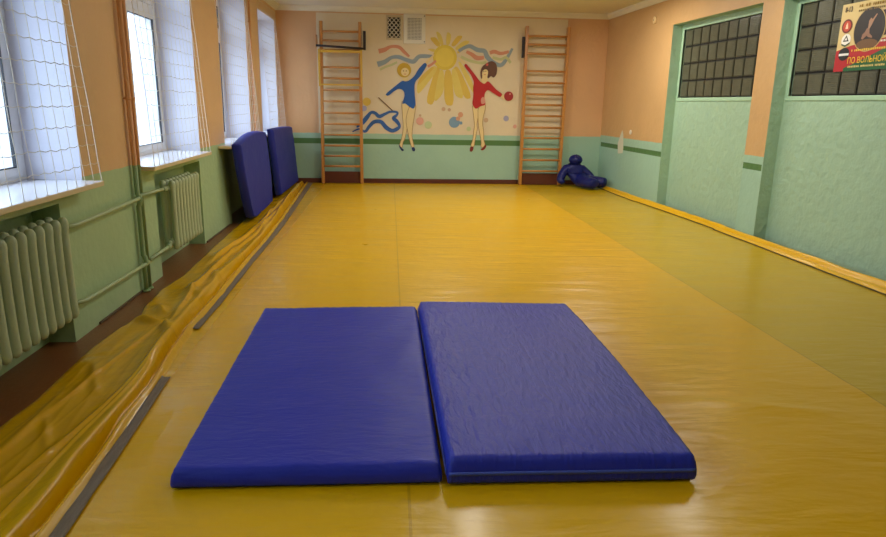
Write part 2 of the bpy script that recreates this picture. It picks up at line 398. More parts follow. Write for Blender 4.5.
CROSS = [  # short oblique creases: (x0,y0,x1,y1,width,height)
    (-1.86,4.62,-1.55,4.42,.035,.040),(-1.56,4.42,-1.44,4.15,.03,.030),(-1.78,4.95,-1.58,4.55,.04,.030),
    (-1.70,5.5,-1.47,4.95,.035,.020),(-1.60,5.9,-1.42,5.3,.03,.016),(-1.62,8.7,-1.45,7.4,.03,.022),(-1.75,9.6,-1.55,8.5,.03,.02),
    (-1.80,3.9,-1.50,3.2,.03,.010),(-1.75,3.2,-1.45,2.6,.02,.008),(-1.70,7.2,-1.50,6.1,.03,.014),
]
rnd = random.Random(3)
WR = []  # long low wrinkles running across the sheet
for _ in range(46):
    y = rnd.uniform(2.2,12.4); x = rnd.choice([rnd.uniform(-1.0,.2), rnd.uniform(-1.0,4.0), rnd.uniform(1.3,3.4)])
    L_ = rnd.uniform(.9,2.2); sl = rnd.uniform(-.25,.2)
    WR.append((x,y,x+L_,y+L_*sl,rnd.uniform(.045,.08),rnd.uniform(.0012,.0030)*(1.6 if y<5 else 1)))
WR += [(1.35,3.92,2.3,3.84,.034,.007),(1.5,3.10,2.5,2.86,.034,.007),(-1.05,2.9,-.95,2.2,.05,.008),(-1.0,3.4,-1.1,2.4,.03,.006)]
def seg_bump(x,y,s):
    x0,y0,x1,y1,w,h = s
    dx,dy = x1-x0,y1-y0; L2 = dx*dx+dy*dy; t = ((x-x0)*dx+(y-y0)*dy)/L2
    if t<-.1 or t>1.1: return 0
    tt = min(max(t,0),1); ex = x0+dx*tt; ey = y0+dy*tt; d2 = (x-ex)**2+(y-ey)**2
    if d2 > 9*w*w: return 0
    return h*exp(-d2/(w*w))*(sin(pi*tt)**1.5 if 0<tt<1 else 0)
def tz(x,y):
    tx = lerp_tab(TAPEX,y); ed = lerp_tab(EDGEX,y)
    z = 0.0
    if x < tx-.02:
        u = (tx-.02-x)/max(.05,(tx-.02-ed)); u = min(u,1)
        z = -.032*u**1.5
        if u > .94: z -= .012*(u-.94)/.06
        k = min(1,u*3)*min(1,(1-u)*8)
        q = noise.noise(Vector((x*7+y*.8,y*.45,2))); q2 = noise.noise(Vector((x*15-y*.9,y*.8,7)))
        am = .35+.65*max(0,noise.noise(Vector((x*2,y*.6,11)))*2)
        z += k*(am*.009*(1-abs(q)*2.4)**2*(1 if abs(q)<.416 else 0)+am*.004*(1-abs(q2)*2.6)**2*(1 if abs(q2)<.38 else 0)+.014*noise.noise(Vector((x*3.4,y*.9,5)))+.0015*noise.noise(Vector((x*13,y*9,5))))
        for s in CROSS: z += seg_bump(x,y,s)*1.3
        for (tab,wl_,wr_,h) in FOLDS:
            if tab[0][0]-.3 <= y <= tab[-1][0]+.3:
                d = x-(tx-lerp_tab(tab,y)-.008*noise.noise(Vector((y*2.5,h*99,3))))
                w = wl_ if d<0 else wr_
                fade = min(1, max(0,(y-tab[0][0]+.3)/.5), max(0,(tab[-1][0]+.3-y)/.5))
                if abs(d)<3*w:
                    z += fade*h*exp(-(abs(d)/w)**1.7)*(1+.3*noise.noise(Vector((y*1.7,wl_*50,1))))
    else:
        z += .0025*noise.noise(Vector((x*.8,y*1.6,0)))+.0012*noise.noise(Vector((x*2.1,y*5.2,3)))
        for s in WR:
            if abs(y-(s[1]+s[3])/2)<.7: z += seg_bump(x,y,s)
    for xs,w in ((.07,.006),(2.59,.006)):
        if xs-.03 < x < xs: z += .0015
    return z
_tz = tz
def tz(x,y):
    z = _tz(x,y)
    if y > 8.1 and x < -1.66:      # the leaning mats press the loose cover flat
        k = min(1,(y-8.1)/.25)*min(1,(-1.66-x)/.06); z = z*(1-k)+min(z,-.012)*k
    return z
def frange(a,b,n): return [a+(b-a)*i/n for i in range(n+1)]
cover = thing('mat_cover', 'yellow vinyl cover spread over the whole gym floor, loose folds along the window wall', 'floor mat', (1.3,6,0))
bm = bmesh.new()
U = frange(0,1,96)[:-1] + frange(1,6.52,150)     # 0..1 = loose part from the left edge to the tape, beyond = metres of X
YS = frange(-2.98,1.6,24)[:-1]+frange(1.6,6.2,230)[:-1]+frange(6.2,D-.03,130)
G = []
for y in YS:
    ed = lerp_tab(EDGEX,y); sw = lerp_tab(TAPEX,y)+.06; xr = A(y)-.03
    row = []
    for u in U:
        x = ed+(sw-ed)*u if u<=1 else sw+(xr-sw)*(u-1)/5.52
        if u == 0: z = ZF+.001
        else: z = max(tz(x,y), ZF+.004)
        row.append(bm.verts.new((x,y,z)))
    G.append(row)
for j in range(len(YS)-1):
    for i in range(len(U)-1):
        bm.faces.new((G[j][i],G[j][i+1],G[j+1][i+1],G[j+1][i])).smooth = True
part('cover_sheet', bm, TARP, cover)
# bunched edge against the right wall
bm = bmesh.new()
ROLLW = [(-3,.28),(5,.27),(6.4,.22),(7.0,.20),(8.8,.16),(10.4,.20),(12,.16),(12.8,.10)]
rows = []
n = 26
for y in frange(-2.9,12.55,240):
    w = lerp_tab(ROLLW,y)*(1+.10*noise.noise(Vector((y*1.3,0,0)))); row = []
    xw = A(y)-.012
    if y > 7.93 and y < 10.42: xw += .02
    for i in range(n+1):
        u = i/n; x = xw-w+w*u
        hump = .052*exp(-((u-.70)/.24)**2)+.026*exp(-((u-.22)/.13)**2)
        cre = .018*exp(-((u-.45-.05*sin(y*1.1))/.05)**2)
        z = hump-cre+.010*noise.noise(Vector((y*2.2,u*4,3)))+.004*noise.noise(Vector((y*6,u*9,3)))
        if y < 6.3 and y>3: z -= .026*exp(-((u-.52-.02*(6.3-y))/.06)**2)
        z *= min(1,u*9)
        if i==n: z *= .8
        row.append(bm.verts.new((x,y,max(z,-.002)+.003)))
    row[0].co.z = -.01
    rows.append(row)
for a,b in zip(rows,rows[1:]):
    for i in range(n): bm.faces.new((a[i],a[i+1],b[i+1],b[i])).smooth = True
TARP2 = mat('orange_yellow_vinyl', srgb(226,174,6), .3, .1, 3, .25, 12, stretch=(3,1,1))
part('bunched_edge', bm, TARP2, cover)['label'] = 'bunched yellow hem against the right wall'
bmc = bmesh.new(); prev=None  # thin dark strip that colours in the gap shadow under the hem
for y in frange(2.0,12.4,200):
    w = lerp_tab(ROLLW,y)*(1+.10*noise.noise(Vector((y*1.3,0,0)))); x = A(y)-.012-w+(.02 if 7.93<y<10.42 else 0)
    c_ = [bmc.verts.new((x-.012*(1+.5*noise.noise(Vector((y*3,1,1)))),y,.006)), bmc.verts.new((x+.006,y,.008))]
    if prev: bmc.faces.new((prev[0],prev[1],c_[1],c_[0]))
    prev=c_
o_ = part('hem_gap_shadow', bmc, mat('hem_shadow_brown', srgb(84,66,26), .7), cover); o_['label']='dark strip painted as the gap shadow at the foot of the bunched hem'
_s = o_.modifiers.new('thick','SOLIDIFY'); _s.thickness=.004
# tape strips
def tape(y0,y1,w0,w1,seed,label):
    bm = bmesh.new(); N = int((y1-y0)/.05); rr = random.Random(seed); L_=[];R_=[]
    for i in range(N+1):
        y = y0+(y1-y0)*i/N; t=i/N; w = (w0+(w1-w0)*t)*(1+.22*noise.noise(Vector((y*4,seed,0))))
        x = lerp_tab(TAPEX,y)
        row=[]
        for k in range(5):
            xx = x-w/2+w*k/4; row.append((xx,y,tz(xx,y)+.006))
        L_.append([bm.verts.new(p) for p in row]); 
    for a,b in zip(L_,L_[1:]):
        for k in range(4): bm.faces.new((a[k],a[k+1],b[k+1],b[k])).smooth = True
    o = part('tape_strip', bm, TAPE, cover); s = o.modifiers.new('thick','SOLIDIFY'); s.thickness = .003; s.offset = -1
    o['label'] = label
tape(-1.0,3.48,.062,.045,1,'worn grey tape strip nearest the camera')
tape(4.28,7.9,.040,.055,2,'worn grey tape strip beside the folds')
tape(7.75,12.6,.06,.085,4,'far grey tape strip')

# ------------------------------------------------------------------ blue mats on the floor
def soft_mat(name, corners, th, label, mt, zip_side=False, bulge=0.0, sag=None, seed=0, group=None, cat='gym mat', dirn=None, nu=40, nv=64, res=1.0):
    """corners: bottom-near-left, near-right, far-right, far-left of the base; grown by th along dirn"""
    c = [Vector(p) for p in corners]; dn = dirn or Vector((0,0,1))
    root = thing(name, label, cat, tuple((c[0]+c[1]+c[2]+c[3])/4), group)
    bm = bmesh.new()
    def base(u,v): return (c[0]*(1-u)+c[1]*u)*(1-v)+(c[3]*(1-u)+c[2]*u)*v
    W_ = (c[1]-c[0]).length; L_ = (c[3]-c[0]).length
    eu = (c[1]-c[0]).normalized(); ev = (c[3]-c[0]).normalized()
    r = min(.022, th*.3)
    def top(u,v,side):
        p = base(u,v)
        du = min(u,1-u)*W_; dv = min(v,1-v)*L_
        k = 1.0
        q = p + dn*th
        e_ = lambda d: (1-math.sqrt(max(0,1-(1-min(d/r,1))**2)))*r
        q = q - dn*(e_(du)+e_(dv))
        q = q + dn*(.006*noise.noise(Vector((u*2.2*W_+seed,v*2*L_,0)))+.0035*noise.noise(Vector((u*5+seed,v*13,1))))
        if bulge: q += dn*bulge*sin(pi*u)*sin(pi*v)
        # fabric gathers close to the hems
        q += dn*.0016*sin(u*W_*150+3*noise.noise(Vector((u*9,seed,0))))*exp(-min(v,1-v)*L_/.06)
        q += dn*.0016*sin(v*L_*130+3*noise.noise(Vector((v*9,seed,5))))*exp(-du/.05)
        if sag: q += sag(u,v)
        return q
    def sp(n_):   # parameter values, denser at both ends
        base_ = [0,.004,.010,.018,.03]; return base_+[.03+(.94)*i/n_ for i in range(1,n_)]+[.97,.982,.99,.996,1]
    US, VS = sp(nu), sp(nv); T_ = []; B_ = []
    for v in VS:
        T_.append([bm.verts.new(top(u,v,1)) for u in US])
    for j in range(len(VS)-1):
        for i in range(len(US)-1): bm.faces.new((T_[j][i],T_[j][i+1],T_[j+1][i+1],T_[j+1][i])).smooth = True
    # skirt round the rim in six steps, slightly bellied, then the underside
    rim = [(i,0) for i in range(len(US))]+[(len(US)-1,j) for j in range(1,len(VS))]+[(i,len(VS)-1) for i in range(len(US)-2,-1,-1)]+[(0,j) for j in range(len(VS)-2,0,-1)]
    prev = [T_[j][i] for i,j in rim]; steps = 7
    for s in range(1,steps+1):
        t = s/steps; cur = []
        for k,(i,j) in enumerate(rim):
            u,v = US[i],VS[j]; tp = T_[j][i].co; bt = base(u,v)+(sag(u,v) if sag else Vector())+dn*.002
            p = tp.lerp(bt,t)
            out = Vector()
            if i==0: out -= eu
            if i==len(US)-1: out += eu
            if j==0: out -= ev
            if j==len(VS)-1: out += ev
            if out.length: out.normalize()
            p += out*(.010*sin(pi*t)**.6+.002*noise.noise(Vector((u*14,v*14,t*3+seed)))) - out*(.006 if s==steps else 0)
            cur.append(bm.verts.new(p))
        m_ = len(rim)
        for k in range(m_): bm.faces.new((prev[k],cur[k],cur[(k+1)%m_],prev[(k+1)%m_])).smooth = True
        prev = cur
    bm.faces.new(prev)
    part('mat_body', bm, mt, root)
    # piping or zip band
    if zip_side:
        def band(side, t0, t1, mm, nm):
            bm = bmesh.new(); N=60; prev=None
            for i in range(N+1):
                q = i/N
                u,v = {'near':(q,0),'left':(0,q),'right':(1,q),'far':(q,1)}[side]
                out = {'near':-ev,'left':-eu,'right':eu,'far':ev}[side]
                sg = sag(u,v) if sag else Vector()
                b0 = base(u,v)+sg; w_ = .0025*noise.noise(Vector((q*6,seed,9)))
                hh = th-.02+(.0)
                a1 = bm.verts.new(b0+dn*(hh*t0+w_)+out*.0125); a2 = bm.verts.new(b0+dn*(hh*t1+w_)+out*.0125)
                if prev: bm.faces.new((prev[0],a1,a2,prev[1])).smooth = True
                prev=(a1,a2)
            o = part(nm,bm,mm,root); s_=o.modifiers.new('thick','SOLIDIFY'); s_.thickness=.004; s_.offset=0
            o['label'] = 'lighter blue zip band'
        for sd in zip_side: band(sd,.50,.66,ZIP,'zip_band')
    return root
soft_mat('folding_gym_mat', [(-.858,2.372,.006),(.196,2.358,.006),(.180,4.495,.006),(-.885,4.480,.006)], .088,
    'flat royal blue gym mat lying on the yellow floor, the left one of the pair', BLUE_A, seed=1, zip_side=())
soft_mat('folding_gym_mat', [(.232,2.345,.006),(1.245,2.325,.006),(1.262,4.450,.006),(.205,4.510,.006)], .118,
    'thicker royal blue gym mat with puckered zipped edge, the right one of the pair', BLUE_B, zip_side=('near','left'), bulge=.008, seed=5,
    sag=lambda u,v: Vector((.022*sin(pi*v)*u*u,0,0)))
# ------------------------------------------------------------------ leaning mats at the window wall
soft_mat('leaning_gym_mat', [(-1.905,8.42,.014),(-1.915,10.05,.014),(-1.905,9.82,1.055),(-1.905,8.18,1.00)], .115,
    'bowed blue gym mat leaning on the window wall, nearer of the two', BLUE_D, seed=9, dirn=Vector((1,0,.05)).normalized(), nu=30, nv=26,
    sag=lambda u,v: Vector((.05*(1-v)**2*(1-.5*u)+.02*sin(pi*v), .07*(1-u)*sin(pi*v*.9)*-1+.05*(1-u)*(1-v)**3, .055*v*sin(pi*u)-.02*v*(1-u)**3 + .10*(1-v)*((u-.18)**2 if u<.18 else 0)*12)), zip_side=('near',))
soft_mat('leaning_gym_mat', [(-1.875,10.66,.035),(-1.865,12.60,.035),(-1.895,12.42,1.04),(-1.895,10.45,1.07)], .105,
    'upright blue gym mat leaning in the far corner behind the bowed mat', BLUE_D, seed=13, dirn=Vector((1,0,.05)).normalized(), nu=30, nv=26,
    sag=lambda u,v: Vector((.03*(1-v)**2+.012*sin(pi*v),-.02*(1-u)*sin(pi*v),.012*v*sin(pi*u))))

# ------------------------------------------------------------------ radiators and pipes
def section_mesh():
    """one two-column cast iron section, axis of the stack along Y, front towards +X, base at z=0, height .62"""
    bm = bmesh.new(); Hh = .645
    def column(xc, w):
        prof = [(0,.30),(.012,.62),(.04,.86),(.08,.90),(.14,.80),(.30,.76),(.5,.74),(.7,.76),(.86,.80),(.92,.90),(.96,.86),(.988,.62),(1,.30)]
        rings=[]; n=14
        for t,s in prof:
            rings.append([bm.verts.new((xc+.034*s*w*cos(2*pi*k/n), .037*s*sin(2*pi*k/n), Hh*t)) for k in range(n)])
        for a,b in zip(rings,rings[1:]):
            for k in range(n): bm.faces.new((a[k],a[(k+1)%n],b[(k+1)%n],b[k])).smooth=True
        bm.faces.new(rings[0][::-1]); bm.faces.new(rings[-1])
    column(.036,1.0); column(-.046,1.0)
    for z in (.075, Hh-.075):
        add_tube(bm, [(-.05,0,z),(.04,0,z)], .030, 12)
        add_tube(bm, [(-.005,-.0475,z),(-.005,.0475,z)], .027, 14)
    return bm
SECTION = None
def radiator(y0, n, z0, label, xc):
    global SECTION
    root = thing('cast_iron_radiator', label, 'radiator', (xc, y0+n*.095/2, z0))
    for i in range(n):
        if SECTION is None:
            o = obj('radiator_section', section_mesh(), RAD, root); SECTION = o
        else:
            o = SECTION.copy(); COL.objects.link(o); o.parent = root
        o.location = (0, -n*.095/2+.0475+i*.095, 0)
    for z in (.075,.57):
        bm = bmesh.new(); add_tube(bm, [(-.005,n*.095/2-.002,z),(-.005,n*.095/2+.022,z)], .030, 8)
        obj('end_plug', bm, RAD, root)
    for z in (.15,.50):
        bm = bmesh.new(); add_tube(bm, [(-.03,0,z),(-.187,0,z)], .012, 8); obj('wall_bracket', bm, IRON, root)
    return root
radiator(2.83, 14, .145, 'green ribbed cast iron radiator under the nearest window, cut by the left frame edge', -2.03)
radiator(6.13, 9, .135, 'green ribbed cast iron radiator under the second window, beyond the riser pipes', -2.03)
RISER = wall_paint('riser_paint', srgb(222,166,112), srgb(148,176,132), .985, bump=.1)
def riser(y, label, r=.017, kink=0):
    bm = bmesh.new()
    pts = [(-2.015,y,ZF+.002)]
    if kink:
        for zc in (.21,.71):
            pts += [(-2.015,y,zc-.05),(-2.005,y+.0,zc-.03),(-1.995,y,zc),(-2.003,y,zc+.03),(-2.015,y,zc+.05)]
    pts += [(-2.015,y,ZC-.1)]
    add_tube(bm, pts, r, 12)
    root = thing('heating_riser_pipe', label, 'pipe', (-2.015,y,ZF))
    part('pipe', bm, RISER, root)
    for z in (1.5,2.6):
        b = bmesh.new(); add_tube(b, [(XL,y,z),(-2.0,y,z)], .008, 6); add_tube(b, [(-2.015,y,z-.012),(-2.015,y,z+.012)], r+.004, 12); part('pipe_clip', b, RISER, root)
    b = bmesh.new(); add_tube(b, [(-2.015,y,ZF+.001),(-2.015,y,ZF+.02)], r+.012, 14); part('floor_collar', b, RISER, root)
riser(5.475, 'straight heating riser pipe nearer the second window, between the first two windows', .016, 0)
riser(5.395, 'thicker heating riser pipe with bypass bends, between the first two windows', .019, 1)
riser(10.20, 'thin heating riser pipe between the third and fourth windows', .016)
def branch(name,label,pts,r=.0155,valve=None):
    root = thing(name,label,'pipe',pts[0])
    bm = bmesh.new(); add_tube(bm, pts, r, 10); part('pipe', bm, PIPE, root)
    for q in valve or []:
        b = bmesh.new(); add_tube(b, [(q[0],q[1]-.03,q[2]),(q[0],q[1]+.03,q[2])], r+.008, 8); part('coupling', b, PIPE, root)
branch('radiator_branch_pipe','upper green pipe running from the near radiator to the riser',[(-2.035,4.16,.715),(-2.0,4.30,.710),(-2.0,5.35,.725),(-2.005,5.395,.73)],valve=[(-2.035,4.195,.715)])
branch('radiator_branch_pipe','lower green pipe running from the near radiator to the riser',[(-2.035,4.16,.22),(-2.0,4.30,.205),(-2.0,5.42,.185),(-2.005,5.475,.185)],valve=[(-2.035,4.195,.22)])
branch('radiator_branch_pipe','short upper green pipe from the riser to the second radiator',[(-2.0,5.395,.745),(-2.0,5.95,.728),(-2.035,6.14,.705)],valve=[(-2.0,5.97,.726),(-2.035,6.10,.71)])
branch('radiator_branch_pipe','short lower green pipe from the riser to the second radiator',[(-2.0,5.475,.20),(-2.0,5.95,.205),(-2.035,6.14,.21)],valve=[(-2.0,5.97,.206),(-2.035,6.10,.21)])

# ------------------------------------------------------------------ nets in front of the windows
ordn = ['nearest','second','third','fourth']
def net(i, y0, y1):
    bm = bmesh.new(); rr = random.Random(i+20); r = .0021
    zt, zb = 3.02, .968; xt, xb = XL+.012, -1.908
    nc = max(2,int(round((y1-y0)/.118))); nr = 17
    def pt(u,v):    # u along Y 0..1, v up 0..1
        sagx = .018*sin(pi*v)*(.5+.5*noise.noise(Vector((u*5,v*3,i))))
        y = y0+(y1-y0)*u+.012*noise.noise(Vector((u*9,v*7,i*3)))
        pull = .035*sin(pi*v)*((u>.5)*-1+(u<=.5)*1)*(abs(u-.5)*2)**3
        return Vector((xb+(xt-xb)*v+sagx, y+pull, zb+(zt-zb)*v+.010*noise.noise(Vector((u*6,v*9,i+9)))-.012*abs(sin(pi*u*nc))*0))
    for a in range(nc+1):
        add_tube(bm, [pt(a/nc,v/nr) for v in range(nr+1)], r if 0<a<nc else r*1.35, 4, caps=False)
    for b in range(nr+1):
        pts = []
        for k in range(nc*2+1):
            p = pt(k/(nc*2), b/nr)
            if k%2: p.z -= .009
            pts.append(p)
        add_tube(bm, pts, r, 4, caps=False)
    o = obj('window_net', bm, CORD); tag(o, 'white cord safety net hung before the %s window from the camera'%ordn[i], 'net')
for i,(a,b) in enumerate(((2.50,4.52),(5.525,7.23),(8.20,10.03),(10.92,12.5))): net(i,a,b)

# ------------------------------------------------------------------ wall bars
def wall_bars(name, label, xl0, xl1, xr0, xr1, ztop, rungs, zbot=.006):
    """xl0/xl1: x of left rail at bottom/top"""
    root = thing(name, label, 'wall bars', ((xl0+xr0)/2, 12.58, zbot))
    for x0,x1 in ((xl0,xl1),(xr0,xr1)):
        bm = bmesh.new(); w=.028; dd=.045
        vs = add_box(bm, -w,w,12.58-dd,12.58+dd,zbot,ztop)
        for v in vs: v.co.x += x0 if v.co.z<1 else x1
        part('side_rail', bm, LADDER, root, bevel=.006)
    for z in rungs:
        t = (z-zbot)/(ztop-zbot); a = xl0+(xl1-xl0)*t; b = xr0+(xr1-xr0)*t
        bm = bmesh.new(); N=12; rings=[]
        for x in (a+.015,b-.015):
            rings.append([bm.verts.new((x,12.555+.024*cos(2*pi*k/N),z+.020*sin(2*pi*k/N))) for k in range(N)])
        for k in range(N): bm.faces.new((rings[0][k],rings[0][(k+1)%N],rings[1][(k+1)%N],rings[1][k])).smooth=True
        bm.faces.new(rings[0]); bm.faces.new(rings[1])
        part('rung', bm, LADDER, root)
    for z in (ztop-.2, .45):
        for x0,x1 in ((xl0,xl1),(xr0,xr1)):
            t=(z-zbot)/(ztop-zbot); x=x0+(x1-x0)*t
            bm = bmesh.new(); add_box(bm,x-.012,x+.012,12.625,D-.004,z-.02,z+.02); part('wall_bracket',bm,IRON,root)
    bm = bmesh.new(); add_box(bm, xl0+.025, xr0-.025, 12.60, 12.63, zbot, zbot+.22); part('kick_board', bm, DKBROWN, root, bevel=.004)
    return root
L1 = wall_bars('wall_bars','wooden wall bars left of the mural with an iron pull-up frame hooked on', -1.268,-1.235,-.538,-.545,2.90,
    [2.728,2.57,2.41,2.111,1.918,1.715,1.51,1.303,1.104,.91,.71,.518,.328])
wall_bars('wall_bars','wooden wall bars right of the mural beside the slumped blue dummy', 2.500,2.505,3.262,3.285,2.91,
    [2.738,2.589,2.43,2.119,1.912,1.704,1.512,1.309,1.092,.899,.691,.482,.271])
# black iron side bracket on the right-hand bars
bm = bmesh.new(); add_box(bm, 2.425,2.470,12.54,12.60,2.35,2.72); o=obj('iron_bracket', bm, IRON, bevel=.006); tag(o,'dark iron bar fixed to the left rail of the right wall bars','bracket')
# folded pull-up frame on the left-hand bars
pf = thing('pull_up_frame','folded yellow wooden pull-up frame with dark iron top bar on left wall bars','pull-up frame',(-.9,12.5,1.78))
for x in (-1.275,-.520):
    bm = bmesh.new(); add_box(bm, x-.018,x+.018,12.46,12.50,1.77,2.42); part('side_arm', bm, LADDER_Y, pf, bevel=.005)
bm = bmesh.new(); add_box(bm,-1.257,-.538,12.465,12.495,2.36,2.405); part('upper_rail', bm, LADDER_Y, pf, bevel=.005)
bm = bmesh.new(); add_box(bm,-1.257,-.538,12.465,12.495,1.79,1.82); part('lower_rail', bm, LADDER_Y, pf, bevel=.005)
bm = bmesh.new(); add_tube(bm,[(-1.32,12.45,2.475),(-.47,12.45,2.435)],.020,10); part('iron_bar', bm, IRON, pf)['label']='dark iron crossbar'
for x,z0,z1 in ((-.462,2.42,2.74),(-1.318,2.45,2.66)):
    bm = bmesh.new(); add_box(bm,x-(.022 if x>-1 else .008),x+(.022 if x>-1 else .008),12.46,12.62,z0,z1); part('hook_plate', bm, IRON if x>-1 else LADDER, pf, bevel=.004)

# ------------------------------------------------------------------ vents
vent = thing('ventilation_grille','dark diamond-pattern vent grille high on the mural wall, left of the white one','vent grille',(.06,D-.006,2.83))
bm = bmesh.new(); add_box(bm,-.045,.185,D-.012,D-.0065,2.66,3.01); part('dark_opening', bm, mat('vent_black', srgb(14,12,12), .9), vent)
bm = bmesh.new()
for (x0,x1,z0,z1) in ((-.075,-.045,2.625,3.045),(.185,.215,2.625,3.045),(-.045,.185,2.625,2.66),(-.045,.185,3.01,3.045)): add_box(bm,x0,x1,D-.03,D-.006,z0,z1)
part('grille_frame', bm, mat('vent_frame', srgb(196,180,146), .5), vent, bevel=.003)
bm = bmesh.new()
for s in (1,-1):
    for k in range(-6,10):
        # diagonal slat clipped to the opening
        x0,x1,z0,z1 = -.045,.185,2.66,3.01; sl = 1.1*s; c0 = 2.66+.35*.5+ (k-1.5)*.085
        pts=[]
        for i in range(41):
            x = x0+(x1-x0)*i/40; z = c0+sl*(x-.07)
            if z0<=z<=z1: pts.append((x,D-.018+.003*s,z))
        if len(pts)>2: add_tube(bm,[pts[0],pts[-1]],.0085,6)
part('lattice', bm, mat('vent_lattice', srgb(208,200,182), .5), vent)
vw = thing('ventilation_cover','white square perforated vent cover above the mural, beside the dark grille','vent cover',(.445,D-.006,2.84))
WV = mat('white_enamel', srgb(220,216,198), .4)
bm = bmesh.new(); add_box(bm,.245,.645,D-.034,D-.006,2.565,3.075); part('cover_plate', bm, WV, vw, bevel=.006)
bm = bmesh.new()
for i in range(11):
    x = .315+i*.026
    add_box(bm,x-.004,x+.004,D-.042,D-.034,2.63,3.01)
for j in range(16):
    z = 2.632+j*.0252
    add_box(bm,.311,.579,D-.040,D-.034,z-.004,z+.004)
part('grid', bm, WV, vw)
bm = bmesh.new(); add_box(bm,.311,.579,D-.0355,D-.0345,2.63,3.01); part('dark_holes', bm, mat('vent_grey', srgb(120,118,104), .8), vw)
for z in (2.60,3.045):
    for x in (.625,):
        bm=bmesh.new(); add_tube(bm,[(x,D-.040,z),(x,D-.034,z)],.010,8); part('screw', bm, IRON, vw)
# round junction cover on the right wall, and a filler patch
yj = 10.70
jc = thing('round_junction_cover','small round cream cover high on the orange right wall','junction cover',(A(yj),yj,2.84))
bm = bmesh.new(); add_tube(bm,[(A(yj)-.001,yj,2.84),(A(yj)-.018,yj,2.84),(A(yj)-.026,yj,2.84)],[.062,.058,.040],20); part('cap', bm, mat('cream_plastic', srgb(236,206,150), .4), jc)
bm=bmesh.new(); add_tube(bm,[(A(yj)-.026,yj,2.84),(A(yj)-.030,yj,2.84)],.008,8); part('screw', bm, IRON, jc)
PATCH = mat('filler_patch', srgb(206,206,180), .8)
bm = bmesh.new()
pl = [(11.56,.70),(11.78,.68),(11.82,.86),(11.74,.98),(11.66,1.10),(11.60,1.02),(11.57,.88)]
add_prism(bm, pl, lambda y,z,d:(A(y)-.003*(d/.003)-.0005,y,z), .003)
tag(obj('plaster_patch', bm, PATCH),'pale plaster patch breaking the dark green stripe on the right wall','wall patch')
yq=11.28; bm = bmesh.new(); add_tube(bm,[(A(yq)-.001,yq,1.08),(A(yq)-.014,yq,1.08)],[.042,.036],14)
tag(obj('socket_cap', bm, mat('white_plastic', srgb(228,220,200), .4)),'small white round cap on the right wall above the plaster patch','socket cover')

# ------------------------------------------------------------------ wrestling dummy
def skin_body(name, verts, edges, radii, root_i, m, parent=None, sub=2):
    me = bpy.data.meshes.new(name); me.from_pydata(verts, edges, []); o = bpy.data.objects.new(name, me); COL.objects.link(o)
    if parent: o.parent = parent
    o.modifiers.new('skin','SKIN').use_smooth_shade = True
    if not me.skin_vertices: me.skin_vertices.new()
    for i,r in enumerate(radii):
        rr = r if hasattr(r,'__len__') else (r,r)
        me.skin_vertices[0].data[i].radius = rr; me.skin_vertices[0].data[i].use_root = (i==root_i)
    s = o.modifiers.new('sub','SUBSURF'); s.levels = sub; s.render_levels = sub
    me.materials.append(m); return o
dm = thing('wrestling_dummy','navy blue wrestling dummy slumped against the far right corner wall','wrestling dummy',(3.5,12.35,0))
V = [(0,0,.16),(0,.03,.27),(.0,.07,.36),(.01,.06,.43),(.015,.04,.48),
     (-.13,.05,.36),(-.22,-.02,.25),(-.27,-.10,.13),(-.20,-.16,.085),
     (.14,.05,.36),(.24,.0,.26),(.31,-.06,.19),(.26,-.14,.14),
     (.10,-.08,.145),(.27,-.24,.14),(.42,-.34,.135),(.47,-.38,.13),
     (.03,-.14,.14),(.12,-.36,.14),(.20,-.54,.135),(.22,-.59,.13)]
Ed = [(0,1),(1,2),(2,3),(3,4),(2,5),(5,6),(6,7),(7,8),(2,9),(9,10),(10,11),(11,12),(0,13),(13,14),(14,15),(15,16),(0,17),(17,18),(18,19),(19,20)]
Rd = [(.18,.15),(.18,.14),(.17,.12),.085,.08,.095,.08,.07,.055,.095,.08,.07,.055,.13,.125,.115,.09,.13,.125,.115,.09]
skin_body('dummy_body', V, Ed, Rd, 0, BLUE_DUM, dm)
bm = bmesh.new(); bmesh.ops.create_uvsphere(bm, u_segments=24, v_segments=16, radius=1)
for v in bm.verts: v.co = Vector((.015+v.co.x*.118, .03+v.co.y*.125, .535+v.co.z*.115+(.01 if v.co.z<0 else 0)))
obj('head', bm, BLUE_DUM, dm, smooth=True)
for q in range(2):      # stitched seams over the head
    bm = bmesh.new(); pts = [(.015+.121*sin(t)*(1 if q else .05), .03-.128*(cos(t) if q else cos(t)), .535+(.0 if q else .118*sin(t))) for t in [(-pi/2+pi*i/16) for i in range(17)]]
    add_tube(bm, pts, .005, 6); obj('seam', bm, BLUE_DUM, dm)
for z,rx in ((.30,.185),):
    bm = bmesh.new(); add_tube(bm, [(rx*cos(t), .03+.15*sin(t)-.005, z) for t in [2*pi*i/24 for i in range(25)]], .008, 6); obj('seam', bm, BLUE_DUM, dm)
dm.scale = (1.10,1.0,.94)
